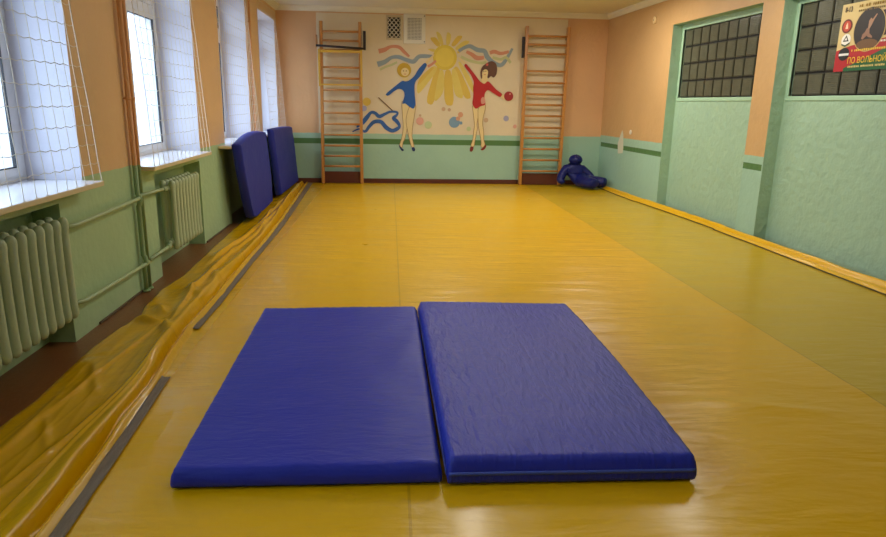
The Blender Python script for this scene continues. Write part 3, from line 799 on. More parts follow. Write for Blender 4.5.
MURAL = [
('painted_sun','sun_ray','ray2',((0.852,2.192),(0.652,1.516),(0.818,1.461),(0.942,2.123))),
('painted_sun','sun_ray','ray2',((1.001,2.11),(1.013,1.479),(1.209,1.462),(1.141,2.128))),
('painted_sun','sun_ray','ray2',((1.141,2.113),(1.402,1.588),(1.551,1.619),(1.252,2.215))),
('painted_sun','sun_ray','ray1',((1.251,2.243),(1.565,1.677),(1.577,1.793),(1.512,1.964),(1.295,2.286))),
('painted_sun','sun_ray','ray1',((0.807,2.205),(0.5,1.859),(0.493,1.715),(0.532,1.659),(0.897,2.122))),
('painted_sun','sun_ray','ray2',((0.778,2.176),(0.544,1.973),(0.486,1.787),(0.823,2.149))),
('painted_sun','sun_ray','ray1',((0.912,2.123),(0.802,1.49),(1.009,1.696),(1.001,2.11))),
('painted_sun','sun_ray','ray1',((1.129,2.119),(1.205,1.642),(1.402,1.588),(1.223,2.158))),
('painted_sun','sun_ray','ray1',((0.833,2.486),(0.672,2.483),(0.805,2.416))),
('painted_sun','sun_ray','ray1',((0.92,2.544),(0.828,2.805),(0.931,2.752),(0.993,2.56))),
('painted_sun','sun_ray','ray2',((0.862,2.515),(0.713,2.678),(0.845,2.695),(0.935,2.544))),
('painted_sun','sun_ray','ray1',((1.023,2.56),(1.039,2.796),(1.128,2.743),(1.097,2.554))),
('painted_sun','sun_ray','ray2',((1.111,2.554),(1.24,2.732),(1.352,2.721),(1.186,2.522))),
('painted_sun','sun_ray','ray1',((1.186,2.509),(1.374,2.652),(1.493,2.627),(1.246,2.454))),
('painted_sun','sun_ray','ray2',((1.232,2.454),(1.421,2.556),(1.393,2.499),(1.248,2.398))),
('painted_sun','sun_disc','sun',('circle',(1.012,2.336),0.223)),
('painted_sun','sun_face','sun2',('circle',(1.012,2.336),0.173)),
('painted_ribbon','ribbon_stroke','salmon',('strip',((-0.222,2.46),(-0.209,2.461),(-0.192,2.464),(-0.173,2.467),(-0.152,2.471),(-0.133,2.476),(-0.116,2.481),(-0.099,2.487),(-0.08,2.495),(-0.059,2.506),(-0.036,2.516),(-0.01,2.525),(0.016,2.53),(0.043,2.534),(0.072,2.536),(0.102,2.537),(0.131,2.535),(0.16,2.529),(0.186,2.519),(0.21,2.504),(0.229,2.487),(0.247,2.469),(0.262,2.452),(0.277,2.438),(0.292,2.423),(0.309,2.407),(0.327,2.39),(0.342,2.375),(0.356,2.361),(0.365,2.351)),((-0.204,2.376),(-0.192,2.38),(-0.176,2.384),(-0.155,2.389),(-0.133,2.396),(-0.11,2.403),(-0.087,2.412),(-0.065,2.425),(-0.046,2.44),(-0.028,2.453),(-0.011,2.465),(0.006,2.474),(0.025,2.48),(0.048,2.482),(0.073,2.482),(0.098,2.481),(0.122,2.478),(0.143,2.472),(0.159,2.466),(0.173,2.456),(0.188,2.443),(0.203,2.427),(0.219,2.41),(0.237,2.394),(0.255,2.379),(0.275,2.365),(0.294,2.351),(0.312,2.339),(0.328,2.328),(0.339,2.321)))),
('painted_ribbon','ribbon_stroke','greyblue',('strip',((-0.25,2.235),(-0.234,2.238),(-0.211,2.242),(-0.186,2.248),(-0.159,2.255),(-0.135,2.262),(-0.113,2.27),(-0.091,2.283),(-0.066,2.298),(-0.04,2.314),(-0.013,2.33),(0.016,2.341),(0.044,2.35),(0.071,2.356),(0.098,2.36),(0.125,2.361),(0.151,2.36),(0.179,2.356),(0.207,2.349),(0.233,2.339),(0.258,2.329),(0.281,2.32),(0.305,2.312),(0.33,2.305),(0.356,2.297),(0.379,2.291),(0.399,2.287),(0.413,2.287),(0.42,2.289),(0.43,2.296),(0.444,2.311),(0.462,2.332),(0.484,2.354),(0.512,2.372),(0.542,2.381),(0.571,2.385),(0.598,2.386),(0.624,2.386),(0.648,2.386),(0.672,2.385),(0.698,2.383),(0.725,2.381),(0.75,2.379),(0.772,2.376),(0.787,2.374)),((-0.222,2.139),(-0.207,2.145),(-0.186,2.153),(-0.159,2.163),(-0.131,2.174),(-0.102,2.187),(-0.075,2.202),(-0.049,2.221),(-0.025,2.24),(-0.003,2.259),(0.018,2.274),(0.038,2.285),(0.058,2.29),(0.08,2.293),(0.101,2.294),(0.123,2.293),(0.144,2.291),(0.165,2.288),(0.186,2.282),(0.208,2.274),(0.232,2.264),(0.258,2.254),(0.283,2.246),(0.307,2.237),(0.333,2.227),(0.36,2.218),(0.389,2.211),(0.422,2.209),(0.456,2.219),(0.483,2.24),(0.502,2.263),(0.518,2.284),(0.531,2.3),(0.542,2.308),(0.557,2.313),(0.576,2.315),(0.599,2.316),(0.624,2.316),(0.65,2.316),(0.674,2.318),(0.7,2.322),(0.726,2.325),(0.751,2.328),(0.772,2.331),(0.787,2.334)))),
('painted_ribbon','ribbon_stroke','salmon',('strip',((0.686,2.186),(0.693,2.191),(0.704,2.197),(0.716,2.204),(0.73,2.212),(0.743,2.22),(0.756,2.228),(0.767,2.235),(0.777,2.243),(0.788,2.252),(0.798,2.261),(0.809,2.27),(0.818,2.279),(0.826,2.286),(0.832,2.292)),((0.708,2.148),(0.716,2.152),(0.726,2.158),(0.739,2.165),(0.753,2.173),(0.767,2.181),(0.781,2.19),(0.793,2.199),(0.805,2.208),(0.817,2.218),(0.828,2.228),(0.839,2.237),(0.848,2.246),(0.856,2.253),(0.862,2.258)))),
('painted_ribbon','ribbon_stroke','palegreen',('strip',((-0.199,2.11),(-0.189,2.115),(-0.176,2.122),(-0.16,2.131),(-0.142,2.14),(-0.123,2.15),(-0.104,2.159),(-0.086,2.166),(-0.067,2.173),(-0.047,2.18),(-0.028,2.186),(-0.01,2.192),(0.008,2.199),(0.025,2.206),(0.042,2.214),(0.06,2.223),(0.078,2.232),(0.094,2.24),(0.108,2.248),(0.118,2.253)),((-0.181,2.074),(-0.171,2.08),(-0.157,2.087),(-0.141,2.096),(-0.123,2.105),(-0.105,2.114),(-0.088,2.122),(-0.071,2.129),(-0.053,2.136),(-0.035,2.142),(-0.016,2.148),(0.004,2.155),(0.023,2.162),(0.041,2.169),(0.06,2.178),(0.078,2.187),(0.096,2.196),(0.113,2.205),(0.126,2.212),(0.136,2.217)))),
('painted_ribbon','ribbon_stroke','salmon',('strip',((1.419,2.471),(1.43,2.468),(1.445,2.463),(1.463,2.458),(1.482,2.451),(1.502,2.443),(1.522,2.435),(1.541,2.426),(1.56,2.414),(1.576,2.403),(1.591,2.393),(1.605,2.385),(1.616,2.381),(1.627,2.378),(1.642,2.376),(1.662,2.375),(1.684,2.377),(1.706,2.379),(1.725,2.38),(1.739,2.381)),((1.399,2.425),(1.409,2.419),(1.423,2.411),(1.439,2.403),(1.457,2.393),(1.475,2.384),(1.491,2.374),(1.504,2.366),(1.517,2.355),(1.532,2.343),(1.549,2.33),(1.567,2.318),(1.59,2.306),(1.616,2.3),(1.643,2.3),(1.669,2.303),(1.694,2.308),(1.717,2.313),(1.735,2.318),(1.747,2.321)))),
('painted_ribbon','ribbon_stroke','greyblue',('strip',((1.249,2.477),(1.26,2.484),(1.274,2.495),(1.293,2.507),(1.313,2.52),(1.335,2.533),(1.355,2.543),(1.375,2.553),(1.398,2.564),(1.423,2.573),(1.451,2.579),(1.482,2.579),(1.513,2.572),(1.542,2.559),(1.57,2.545),(1.594,2.533),(1.616,2.524),(1.635,2.519),(1.658,2.517),(1.685,2.516),(1.713,2.514),(1.744,2.509),(1.774,2.494),(1.797,2.471),(1.811,2.447),(1.82,2.426),(1.827,2.41),(1.834,2.398),(1.846,2.383),(1.861,2.366),(1.877,2.349),(1.895,2.332),(1.914,2.318),(1.935,2.304),(1.961,2.289),(1.988,2.275),(2.016,2.263),(2.039,2.256),(2.055,2.255),(2.065,2.259),(2.076,2.268),(2.09,2.284),(2.105,2.306),(2.121,2.332),(2.141,2.36),(2.166,2.394),(2.191,2.435),(2.216,2.475),(2.238,2.51),(2.254,2.534)),((1.283,2.427),(1.294,2.435),(1.309,2.445),(1.326,2.457),(1.344,2.469),(1.362,2.479),(1.381,2.487),(1.401,2.496),(1.421,2.503),(1.439,2.509),(1.456,2.511),(1.471,2.51),(1.488,2.504),(1.509,2.494),(1.533,2.479),(1.56,2.464),(1.589,2.449),(1.621,2.441),(1.653,2.437),(1.681,2.436),(1.704,2.435),(1.72,2.432),(1.727,2.429),(1.73,2.424),(1.734,2.414),(1.739,2.396),(1.747,2.372),(1.761,2.346),(1.78,2.325),(1.799,2.305),(1.82,2.286),(1.843,2.267),(1.869,2.25),(1.896,2.235),(1.926,2.22),(1.958,2.205),(1.993,2.193),(2.029,2.185),(2.066,2.186),(2.099,2.198),(2.125,2.218),(2.145,2.241),(2.163,2.267),(2.18,2.293),(2.199,2.324),(2.219,2.363),(2.241,2.407),(2.261,2.45),(2.278,2.488),(2.29,2.514)))),
('painted_ribbon','ribbon_stroke','salmon',('strip',((1.839,2.462),(1.846,2.466),(1.856,2.471),(1.87,2.478),(1.887,2.485),(1.906,2.491),(1.927,2.495),(1.951,2.493),(1.972,2.487),(1.992,2.479),(2.01,2.471),(2.028,2.465),(2.044,2.461),(2.06,2.46),(2.082,2.462),(2.109,2.467),(2.136,2.474),(2.162,2.481),(2.184,2.486),(2.2,2.49)),((1.861,2.406),(1.87,2.409),(1.882,2.413),(1.894,2.418),(1.907,2.422),(1.919,2.424),(1.93,2.425),(1.939,2.425),(1.953,2.422),(1.97,2.417),(1.99,2.41),(2.012,2.404),(2.038,2.4),(2.065,2.401),(2.093,2.405),(2.122,2.413),(2.151,2.421),(2.177,2.43),(2.198,2.437),(2.214,2.442)))),
('painted_ribbon','ribbon_stroke','palegreen',('strip',((1.32,2.38),(1.337,2.373),(1.361,2.362),(1.389,2.35),(1.419,2.338),(1.449,2.326),(1.479,2.316),(1.507,2.308),(1.537,2.3),(1.568,2.293),(1.598,2.287),(1.628,2.283),(1.654,2.279),(1.677,2.278),(1.699,2.278),(1.719,2.281),(1.738,2.285),(1.756,2.289),(1.771,2.293),(1.783,2.295)),((1.3,2.334),(1.317,2.327),(1.341,2.317),(1.369,2.304),(1.4,2.291),(1.432,2.279),(1.464,2.268),(1.494,2.259),(1.525,2.252),(1.557,2.244),(1.589,2.238),(1.62,2.233),(1.65,2.229),(1.677,2.228),(1.703,2.229),(1.727,2.232),(1.749,2.236),(1.768,2.241),(1.782,2.244),(1.793,2.247)))),
('painted_ribbon','ribbon_stroke','palegreen',('strip',((1.909,2.379),(1.926,2.376),(1.949,2.37),(1.976,2.364),(2.004,2.358),(2.031,2.353),(2.052,2.351),(2.067,2.352),(2.08,2.357),(2.094,2.364),(2.109,2.374),(2.128,2.382),(2.151,2.387),(2.176,2.38),(2.197,2.366),(2.216,2.347),(2.233,2.327),(2.248,2.307),(2.26,2.291),(2.268,2.281)),((1.899,2.331),(1.915,2.327),(1.938,2.322),(1.965,2.315),(1.994,2.309),(2.024,2.304),(2.051,2.301),(2.077,2.303),(2.1,2.311),(2.118,2.321),(2.133,2.33),(2.144,2.335),(2.15,2.337),(2.154,2.335),(2.165,2.328),(2.179,2.314),(2.194,2.296),(2.208,2.277),(2.22,2.261),(2.23,2.249)))),
('painted_wand_ribbon','ribbon_stroke','ribblue',('strip',((-0.717,0.97),(-0.701,0.979),(-0.678,0.993),(-0.65,1.008),(-0.621,1.021),(-0.592,1.028),(-0.563,1.027),(-0.536,1.016),(-0.513,1.003),(-0.494,0.994),(-0.484,0.992),(-0.479,0.996),(-0.47,1.006),(-0.458,1.024),(-0.445,1.047),(-0.429,1.071),(-0.412,1.091),(-0.396,1.111),(-0.379,1.131),(-0.359,1.152),(-0.336,1.17),(-0.309,1.184),(-0.281,1.192),(-0.251,1.196),(-0.22,1.196),(-0.19,1.192),(-0.159,1.182),(-0.131,1.164),(-0.109,1.141),(-0.09,1.118),(-0.074,1.099),(-0.058,1.084),(-0.041,1.07),(-0.022,1.055),(-0.003,1.042),(0.015,1.033),(0.03,1.027),(0.041,1.025),(0.053,1.028),(0.068,1.033),(0.084,1.041),(0.098,1.049),(0.112,1.057),(0.125,1.063),(0.135,1.069),(0.141,1.073),(0.145,1.077),(0.146,1.08),(0.142,1.088),(0.133,1.101),(0.121,1.116),(0.108,1.13),(0.097,1.142),(0.087,1.151),(0.073,1.161),(0.056,1.173),(0.039,1.19),(0.026,1.221),(0.038,1.253),(0.058,1.27),(0.078,1.281),(0.095,1.291),(0.106,1.297),(0.111,1.304),(0.115,1.312),(0.116,1.317),(0.117,1.315),(0.118,1.314),(0.111,1.316),(0.093,1.319),(0.068,1.321),(0.041,1.322),(0.015,1.321),(-0.005,1.318),(-0.021,1.312),(-0.037,1.304),(-0.053,1.295),(-0.07,1.285),(-0.089,1.275),(-0.108,1.263),(-0.129,1.249),(-0.152,1.234),(-0.178,1.222),(-0.208,1.216),(-0.239,1.226),(-0.261,1.243),(-0.276,1.261),(-0.288,1.275),(-0.297,1.283),(-0.307,1.289),(-0.319,1.294),(-0.33,1.297),(-0.338,1.299),(-0.347,1.298),(-0.355,1.291),(-0.365,1.277),(-0.377,1.258),(-0.39,1.236),(-0.403,1.212),(-0.418,1.192),(-0.432,1.174),(-0.446,1.156),(-0.462,1.137),(-0.479,1.118),(-0.499,1.099),(-0.527,1.083),(-0.556,1.068),(-0.584,1.054),(-0.609,1.043),(-0.627,1.036)),((-0.709,0.952),(-0.691,0.96),(-0.667,0.971),(-0.64,0.984),(-0.612,0.994),(-0.589,0.999),(-0.573,0.995),(-0.555,0.984),(-0.535,0.969),(-0.513,0.953),(-0.484,0.944),(-0.453,0.952),(-0.43,0.971),(-0.413,0.993),(-0.398,1.015),(-0.383,1.034),(-0.367,1.05),(-0.35,1.068),(-0.332,1.086),(-0.315,1.101),(-0.3,1.112),(-0.285,1.118),(-0.266,1.123),(-0.245,1.126),(-0.225,1.126),(-0.205,1.124),(-0.191,1.119),(-0.179,1.11),(-0.166,1.094),(-0.15,1.072),(-0.133,1.048),(-0.111,1.024),(-0.088,1.007),(-0.064,0.992),(-0.039,0.977),(-0.013,0.966),(0.015,0.958),(0.044,0.956),(0.071,0.96),(0.095,0.969),(0.117,0.979),(0.134,0.989),(0.149,1),(0.163,1.011),(0.177,1.025),(0.189,1.042),(0.196,1.063),(0.197,1.086),(0.193,1.109),(0.184,1.131),(0.173,1.151),(0.161,1.17),(0.149,1.189),(0.132,1.205),(0.114,1.218),(0.1,1.228),(0.094,1.233),(0.096,1.224),(0.092,1.217),(0.097,1.226),(0.11,1.239),(0.125,1.254),(0.138,1.271),(0.146,1.285),(0.152,1.298),(0.156,1.313),(0.153,1.331),(0.14,1.347),(0.121,1.355),(0.098,1.359),(0.07,1.361),(0.04,1.362),(0.012,1.361),(-0.013,1.358),(-0.035,1.352),(-0.055,1.345),(-0.074,1.336),(-0.091,1.328),(-0.111,1.32),(-0.134,1.311),(-0.157,1.3),(-0.178,1.291),(-0.196,1.286),(-0.204,1.286),(-0.207,1.286),(-0.216,1.293),(-0.23,1.305),(-0.246,1.321),(-0.266,1.335),(-0.286,1.343),(-0.303,1.348),(-0.323,1.352),(-0.344,1.351),(-0.366,1.345),(-0.388,1.333),(-0.409,1.317),(-0.428,1.297),(-0.446,1.278),(-0.464,1.259),(-0.48,1.242),(-0.495,1.224),(-0.509,1.206),(-0.523,1.189),(-0.537,1.173),(-0.552,1.156),(-0.569,1.134),(-0.589,1.111),(-0.61,1.088),(-0.628,1.068),(-0.639,1.052)))),
('painted_wand_ribbon','wand','brown',('strip',((-0.214,1.602),(-0.203,1.592),(-0.188,1.578),(-0.17,1.562),(-0.151,1.545),(-0.13,1.526),(-0.11,1.507),(-0.09,1.49),(-0.069,1.471),(-0.047,1.451),(-0.023,1.429),(-0,1.408),(0.021,1.389),(0.038,1.373),(0.051,1.362)),((-0.226,1.588),(-0.215,1.578),(-0.2,1.565),(-0.182,1.549),(-0.163,1.531),(-0.142,1.513),(-0.122,1.494),(-0.102,1.476),(-0.082,1.458),(-0.059,1.437),(-0.035,1.416),(-0.013,1.395),(0.008,1.376),(0.026,1.36),(0.039,1.348)))),
('painted_gymnast_in_blue','leg','skin',((0.214,1.526),(0.235,1.537),(0.366,1.447),(0.32,1.303),(0.331,1.118),(0.3,0.951),(0.269,0.826),(0.237,0.783),(0.227,0.678),(0.195,0.688),(0.173,0.73),(0.194,0.793),(0.216,0.846),(0.247,1.054),(0.225,1.302))),
('painted_gymnast_in_blue','leg','skin',((0.366,1.451),(0.477,1.5),(0.471,1.388),(0.437,1.181),(0.416,1.036),(0.407,0.89),(0.429,0.786),(0.455,0.698),(0.429,0.67),(0.397,0.701),(0.375,0.785),(0.332,0.952),(0.289,1.179),(0.32,1.344))),
('painted_gymnast_in_blue','shoe','navy',((0.156,0.736),(0.195,0.688),(0.259,0.636),(0.248,0.615),(0.216,0.615),(0.169,0.682))),
('painted_gymnast_in_blue','shoe','navy',((0.399,0.685),(0.455,0.692),(0.476,0.639),(0.455,0.607),(0.419,0.617))),
('painted_gymnast_in_blue','hand','skin',((0.637,2.234),(0.778,2.373),(0.816,2.392),(0.807,2.352),(0.685,2.208))),
('painted_gymnast_in_blue','hand','skin',((-0.056,1.642),(-0.085,1.642),(-0.118,1.601),(-0.095,1.586),(-0.047,1.624))),
('painted_gymnast_in_blue','neck','skin',((0.22,2.016),(0.334,2.018),(0.335,1.908),(0.226,1.906))),
('painted_gymnast_in_blue','leotard','blue',((0.215,1.906),(0.287,1.892),(0.354,1.912),(0.449,1.993),(0.515,2.113),(0.637,2.243),(0.685,2.199),(0.629,2.097),(0.554,1.986),(0.478,1.911),(0.45,1.827),(0.457,1.652),(0.477,1.475),(0.433,1.39),(0.331,1.454),(0.279,1.5),(0.215,1.48),(0.269,1.63),(0.259,1.704),(0.215,1.749),(0.154,1.761),(0.077,1.719),(-0.037,1.624),(-0.095,1.642),(-0.056,1.689),(0.087,1.802))),
('painted_gymnast_in_blue','hair','blond',('circle',(0.256,2.093),0.13)),
('painted_gymnast_in_blue','face','skin',('circle',(0.273,2.062),0.074)),
('painted_gymnast_in_blue','eye','brown',('circle',(0.248,2.08),0.01)),
('painted_gymnast_in_blue','eye','brown',('circle',(0.296,2.081),0.01)),
('painted_gymnast_in_blue','mouth','red',('strip',((0.256,2.034),(0.258,2.033),(0.26,2.032),(0.263,2.03),(0.266,2.029),(0.269,2.027),(0.271,2.026),(0.273,2.026),(0.275,2.026),(0.277,2.027),(0.28,2.029),(0.283,2.031),(0.286,2.033),(0.288,2.034),(0.29,2.035)),((0.252,2.028),(0.254,2.027),(0.256,2.025),(0.259,2.023),(0.262,2.021),(0.265,2.02),(0.269,2.018),(0.273,2.018),(0.277,2.019),(0.281,2.02),(0.284,2.022),(0.287,2.024),(0.29,2.026),(0.292,2.028),(0.294,2.029)))),
('painted_gymnast_in_red','leg','skin',((1.545,1.498),(1.657,1.453),(1.672,1.304),(1.645,1.137),(1.658,1.054),(1.631,0.907),(1.612,0.801),(1.604,0.716),(1.561,0.695),(1.538,0.737),(1.578,0.843),(1.585,0.99),(1.603,1.116),(1.571,1.323))),
('painted_gymnast_in_red','leg','skin',((1.657,1.453),(1.8,1.529),(1.798,1.41),(1.759,1.264),(1.753,1.139),(1.783,0.993),(1.784,0.846),(1.819,0.751),(1.778,0.697),(1.734,0.707),(1.742,0.803),(1.704,0.971),(1.679,1.075),(1.663,1.262))),
('painted_gymnast_in_red','shoe','darkred',((1.528,0.715),(1.593,0.712),(1.584,0.642),(1.552,0.609),(1.519,0.63))),
('painted_gymnast_in_red','shoe','darkred',((1.725,0.665),(1.778,0.697),(1.83,0.762),(1.842,0.719),(1.811,0.666),(1.758,0.637))),
('painted_gymnast_in_red','hand','skin',((1.405,2.251),(1.367,2.213),(1.269,2.312),(1.249,2.347),(1.287,2.339))),
('painted_gymnast_in_red','hand','skin',((2.074,1.653),(2.111,1.71),(2.172,1.674),(2.193,1.627),(2.136,1.588))),
('painted_gymnast_in_red','neck','skin',((1.725,2.046),(1.826,2.048),(1.827,1.9),(1.764,1.853),(1.685,1.916))),
('painted_gymnast_in_red','leotard','red',((1.405,2.242),(1.484,2.152),(1.574,2.053),(1.675,1.925),(1.764,1.871),(1.83,1.938),(1.91,1.865),(2.011,1.764),(2.122,1.701),(2.075,1.634),(1.935,1.716),(1.835,1.78),(1.779,1.713),(1.772,1.619),(1.801,1.526),(1.786,1.488),(1.699,1.468),(1.612,1.409),(1.541,1.503),(1.566,1.653),(1.552,1.802),(1.568,1.914),(1.497,2.051),(1.368,2.195))),
('painted_gymnast_in_red','leotard_panel','pink',((1.742,1.647),(1.782,1.62),(1.801,1.526),(1.717,1.506),(1.704,1.599))),
('painted_gymnast_in_red','face','skin',('circle',(1.766,2.093),0.076)),
('painted_gymnast_in_red','hair','brownhair',((1.693,1.972),(1.679,2.101),(1.715,2.193),(1.799,2.259),(1.895,2.298),(1.974,2.254),(2,2.163),(1.991,2.052),(1.935,1.986),(1.885,2.031),(1.838,1.975),(1.812,1.993),(1.834,2.095),(1.803,2.14),(1.755,2.139),(1.712,2.092),(1.724,1.973))),
('painted_gymnast_in_red','hair_bow','rose',('circle',(1.804,2.226),0.024)),
('painted_gymnast_in_red','eye','brown',('circle',(1.747,2.102),0.01)),
('painted_gymnast_in_red','eye','brown',('circle',(1.785,2.107),0.01)),
('painted_gymnast_in_red','mouth','red',('strip',((1.75,2.055),(1.752,2.054),(1.754,2.052),(1.757,2.05),(1.76,2.049),(1.763,2.047),(1.766,2.046),(1.768,2.046),(1.77,2.046),(1.772,2.047),(1.775,2.049),(1.778,2.05),(1.781,2.052),(1.783,2.053),(1.785,2.054)),((1.746,2.047),(1.748,2.047),(1.75,2.045),(1.753,2.043),(1.757,2.041),(1.76,2.04),(1.764,2.039),(1.768,2.038),(1.772,2.039),(1.776,2.04),(1.779,2.042),(1.782,2.043),(1.785,2.045),(1.787,2.047),(1.789,2.048)))),
('painted_gymnast_in_red','ball','ballred',('circle',(2.235,1.662),0.088)),
('painted_gymnast_in_red','ball_highlight','pink',('circle',(2.259,1.703),0.016)),
('painted_balls','painted_dot','dotblue',('circle',(1.213,1.164),0.103)),
('painted_balls','painted_dot','dotsalmon',('circle',(1.328,1.307),0.049)),
('painted_balls','painted_dot','dotsalmon',('circle',(1.282,1.233),0.04)),
('painted_balls','painted_dot','dotblue',('circle',(1.34,1.152),0.029)),
('painted_balls','painted_dot','dotpink',('circle',(0.556,1.176),0.072)),
('painted_balls','painted_dot','dotgreen',('circle',(0.716,1.107),0.069)),
('painted_balls','painted_dot','dotlav',('circle',(2.204,1.25),0.052)),
('painted_balls','painted_dot','dotgreen',('circle',(1.492,1.045),0.043)),
('painted_balls','painted_dot','dottan',('circle',(1.002,1.405),0.037)),
('painted_balls','painted_dot','dottan',('circle',(1.111,1.393),0.031)),
('painted_balls','painted_dot','dottan',('circle',(1.818,1.214),0.043)),
('painted_balls','painted_dot','dotpink',('circle',(2.381,1.104),0.037)),
('painted_balls','painted_dot','dottan',('circle',(0.561,1.281),0.023)),
('painted_balls','painted_dot','ray2',('circle',(-0.439,1.515),0.075)),
('painted_balls','painted_dot','dotlav',('circle',(-0.488,1.392),0.05))]
# ------------------------------------------------------------------ mural painted on the cream panel
PAINT = {k:mat('mural_'+k, srgb(*v), .6, .06, 9) for k,v in dict(outline=(164,128,84),sun=(218,192,64),sun2=(226,202,78),ray1=(220,198,98),ray2=(216,184,76),salmon=(206,140,108),
    greyblue=(142,158,166),palegreen=(192,194,138),ribblue=(52,96,160),brown=(112,78,44),skin=(226,204,146),navy=(26,50,104),blue=(30,88,164),blond=(196,160,36),
    red=(182,26,26),pink=(214,150,130),darkred=(124,34,24),brownhair=(98,62,44),rose=(206,90,80),ballred=(160,38,38),dotblue=(124,156,180),dotsalmon=(214,158,120),
    dotpink=(222,164,142),dotgreen=(190,202,150),dotlav=(160,160,188),dottan=(200,166,130)).items()}
GROUPS = {'painted_sun':('yellow painted sun with wide rays in the middle of the mural','mural'),
 'painted_ribbon':('pale salmon and grey-blue waving ribbons painted either side of the sun','mural'),
 'painted_wand_ribbon':('blue curling painted ribbon on a wand, low left of the mural','mural'),
 'painted_gymnast_in_blue':('painted gymnast in blue leotard raising one arm, left of the sun','mural'),
 'painted_gymnast_in_red':('painted gymnast in red leotard holding a red ball, right of the sun','mural'),
 'painted_balls':('small pastel dots painted across the lower mural','mural')}
mur = {}; layer = {}
from mathutils.geometry import tessellate_polygon
LAY0 = {'painted_sun':0,'painted_ribbon':14,'painted_balls':24,'painted_wand_ribbon':30,'painted_gymnast_in_blue':34,'painted_gymnast_in_red':34}
for g,nm,c,shape in MURAL:
    if g not in mur:
        l,ct = GROUPS[g]; mur[g] = thing(g,l,ct,(1.0,D-.006,1.5)); layer[g] = LAY0[g]
    layer[g] += 1; yy = D-.0065-layer[g]*.00035
    bm = bmesh.new()
    if shape[0]=='strip':
        a = [bm.verts.new((x,yy,z)) for x,z in shape[1]]; b = [bm.verts.new((x,yy,z)) for x,z in shape[2]]
        for i in range(len(a)-1): bm.faces.new((a[i],a[i+1],b[i+1],b[i]))
    else:
        if shape[0]=='circle':
            cx,cz = shape[1]; pts = [(cx+shape[2]*cos(2*pi*k/36),cz+shape[2]*sin(2*pi*k/36)) for k in range(36)]
        else:
            pts = list(shape)
            for _ in range(2):      # round the corners off like brush work
                q = []
                for i in range(len(pts)):
                    p0,p1 = pts[i],pts[(i+1)%len(pts)]
                    q += [(p0[0]*.8+p1[0]*.2,p0[1]*.8+p1[1]*.2),(p0[0]*.2+p1[0]*.8,p0[1]*.2+p1[1]*.8)]
                pts = q
        vs = [bm.verts.new((x,yy,z)) for x,z in pts]
        for t in tessellate_polygon([[Vector((x,z,0)) for x,z in pts]]):
            try: bm.faces.new([vs[i] for i in t])
            except ValueError: pass
    for fc in bm.faces:
        fc.normal_update()
        if fc.normal.y > 0: fc.normal_flip()
    if nm == 'leg':       # brown brush outline round the legs
        for i in range(len(pts)):
            p0,p1 = Vector(pts[i]),Vector(pts[(i+1)%len(pts)]); d_ = p1-p0
            if d_.length < 1e-5: continue
            n_ = Vector((-d_.y,d_.x)).normalized()*.005
            fc = bm.faces.new([bm.verts.new((q.x,yy-.0002,q.y)) for q in (p0-n_,p1-n_,p1+n_,p0+n_)]); fc.material_index = 1
            fc.normal_update()
            if fc.normal.y > 0: fc.normal_flip()
    bmesh.ops.translate(bm, verts=bm.verts[:], vec=-mur[g].location)
    me = bpy.data.meshes.new(nm); bm.to_mesh(me); bm.free(); me.materials.append(PAINT[c]); me.materials.append(PAINT['outline'])
    o = bpy.data.objects.new(nm, me); COL.objects.link(o); o.parent = mur[g]

# ------------------------------------------------------------------ poster
PY, PZ, PW, PH_ = 6.66, 1.885, .98, .64
def pp(a, z, d=0):      # a: metres rightward from the poster's left edge, z up from its lower edge, d off the wall
    y = PY-a*1.38; return (A(y)+DB+.012-d, y, PZ+z)
poster = thing('tournament_poster','colourful tournament poster with oval picture pinned over the nearer glass-block window','poster',pp(0,0))
def flat(name, pts, col, d, rough=.35):
    bm = bmesh.new(); vs = [bm.verts.new(pp(a,z,d)) for a,z in pts]; f=bm.faces.new(vs)
    bmesh.ops.triangulate(bm, faces=[f]) if len(pts)>4 else None
    f = bm.faces[:] 
    return part(name, bm, mat('poster_%d_%d_%d'%col, srgb(*col), rough), poster)
def oval(name, ca, cz, ra, rz, col, d, n=40): return flat(name, [(ca+ra*cos(2*pi*k/n), cz+rz*sin(2*pi*k/n)) for k in range(n)], col, d)
sh = flat('sheet', [(0,0),(PW,.0),(PW,PH_),(0,PH_)], (214,190,128), .0)
s_ = sh.modifiers.new('thick','SOLIDIFY'); s_.thickness = .002
flat('dark_panel', [(.42,.30),(PW,.34),(PW,.58),(.30,.52),(.34,.42)], (58,34,28), .001)
flat('red_band', [(0,0),(PW,0),(PW,.40),(.62,.30),(.30,.22),(.14,.24),(0,.20)], (176,30,38), .0015)
flat('green_band', [(.10,0),(PW,0),(PW,.22),(.45,.18),(.28,.10),(.10,.03)], (34,96,52), .002)
oval('oval_rim', .295,.375,.150,.205,(196,168,104), .0025); oval('oval_picture', .295,.375,.142,.196,(38,32,30), .003)
oval('oval_ground', .295,.24,.10,.045,(110,78,46), .0035)
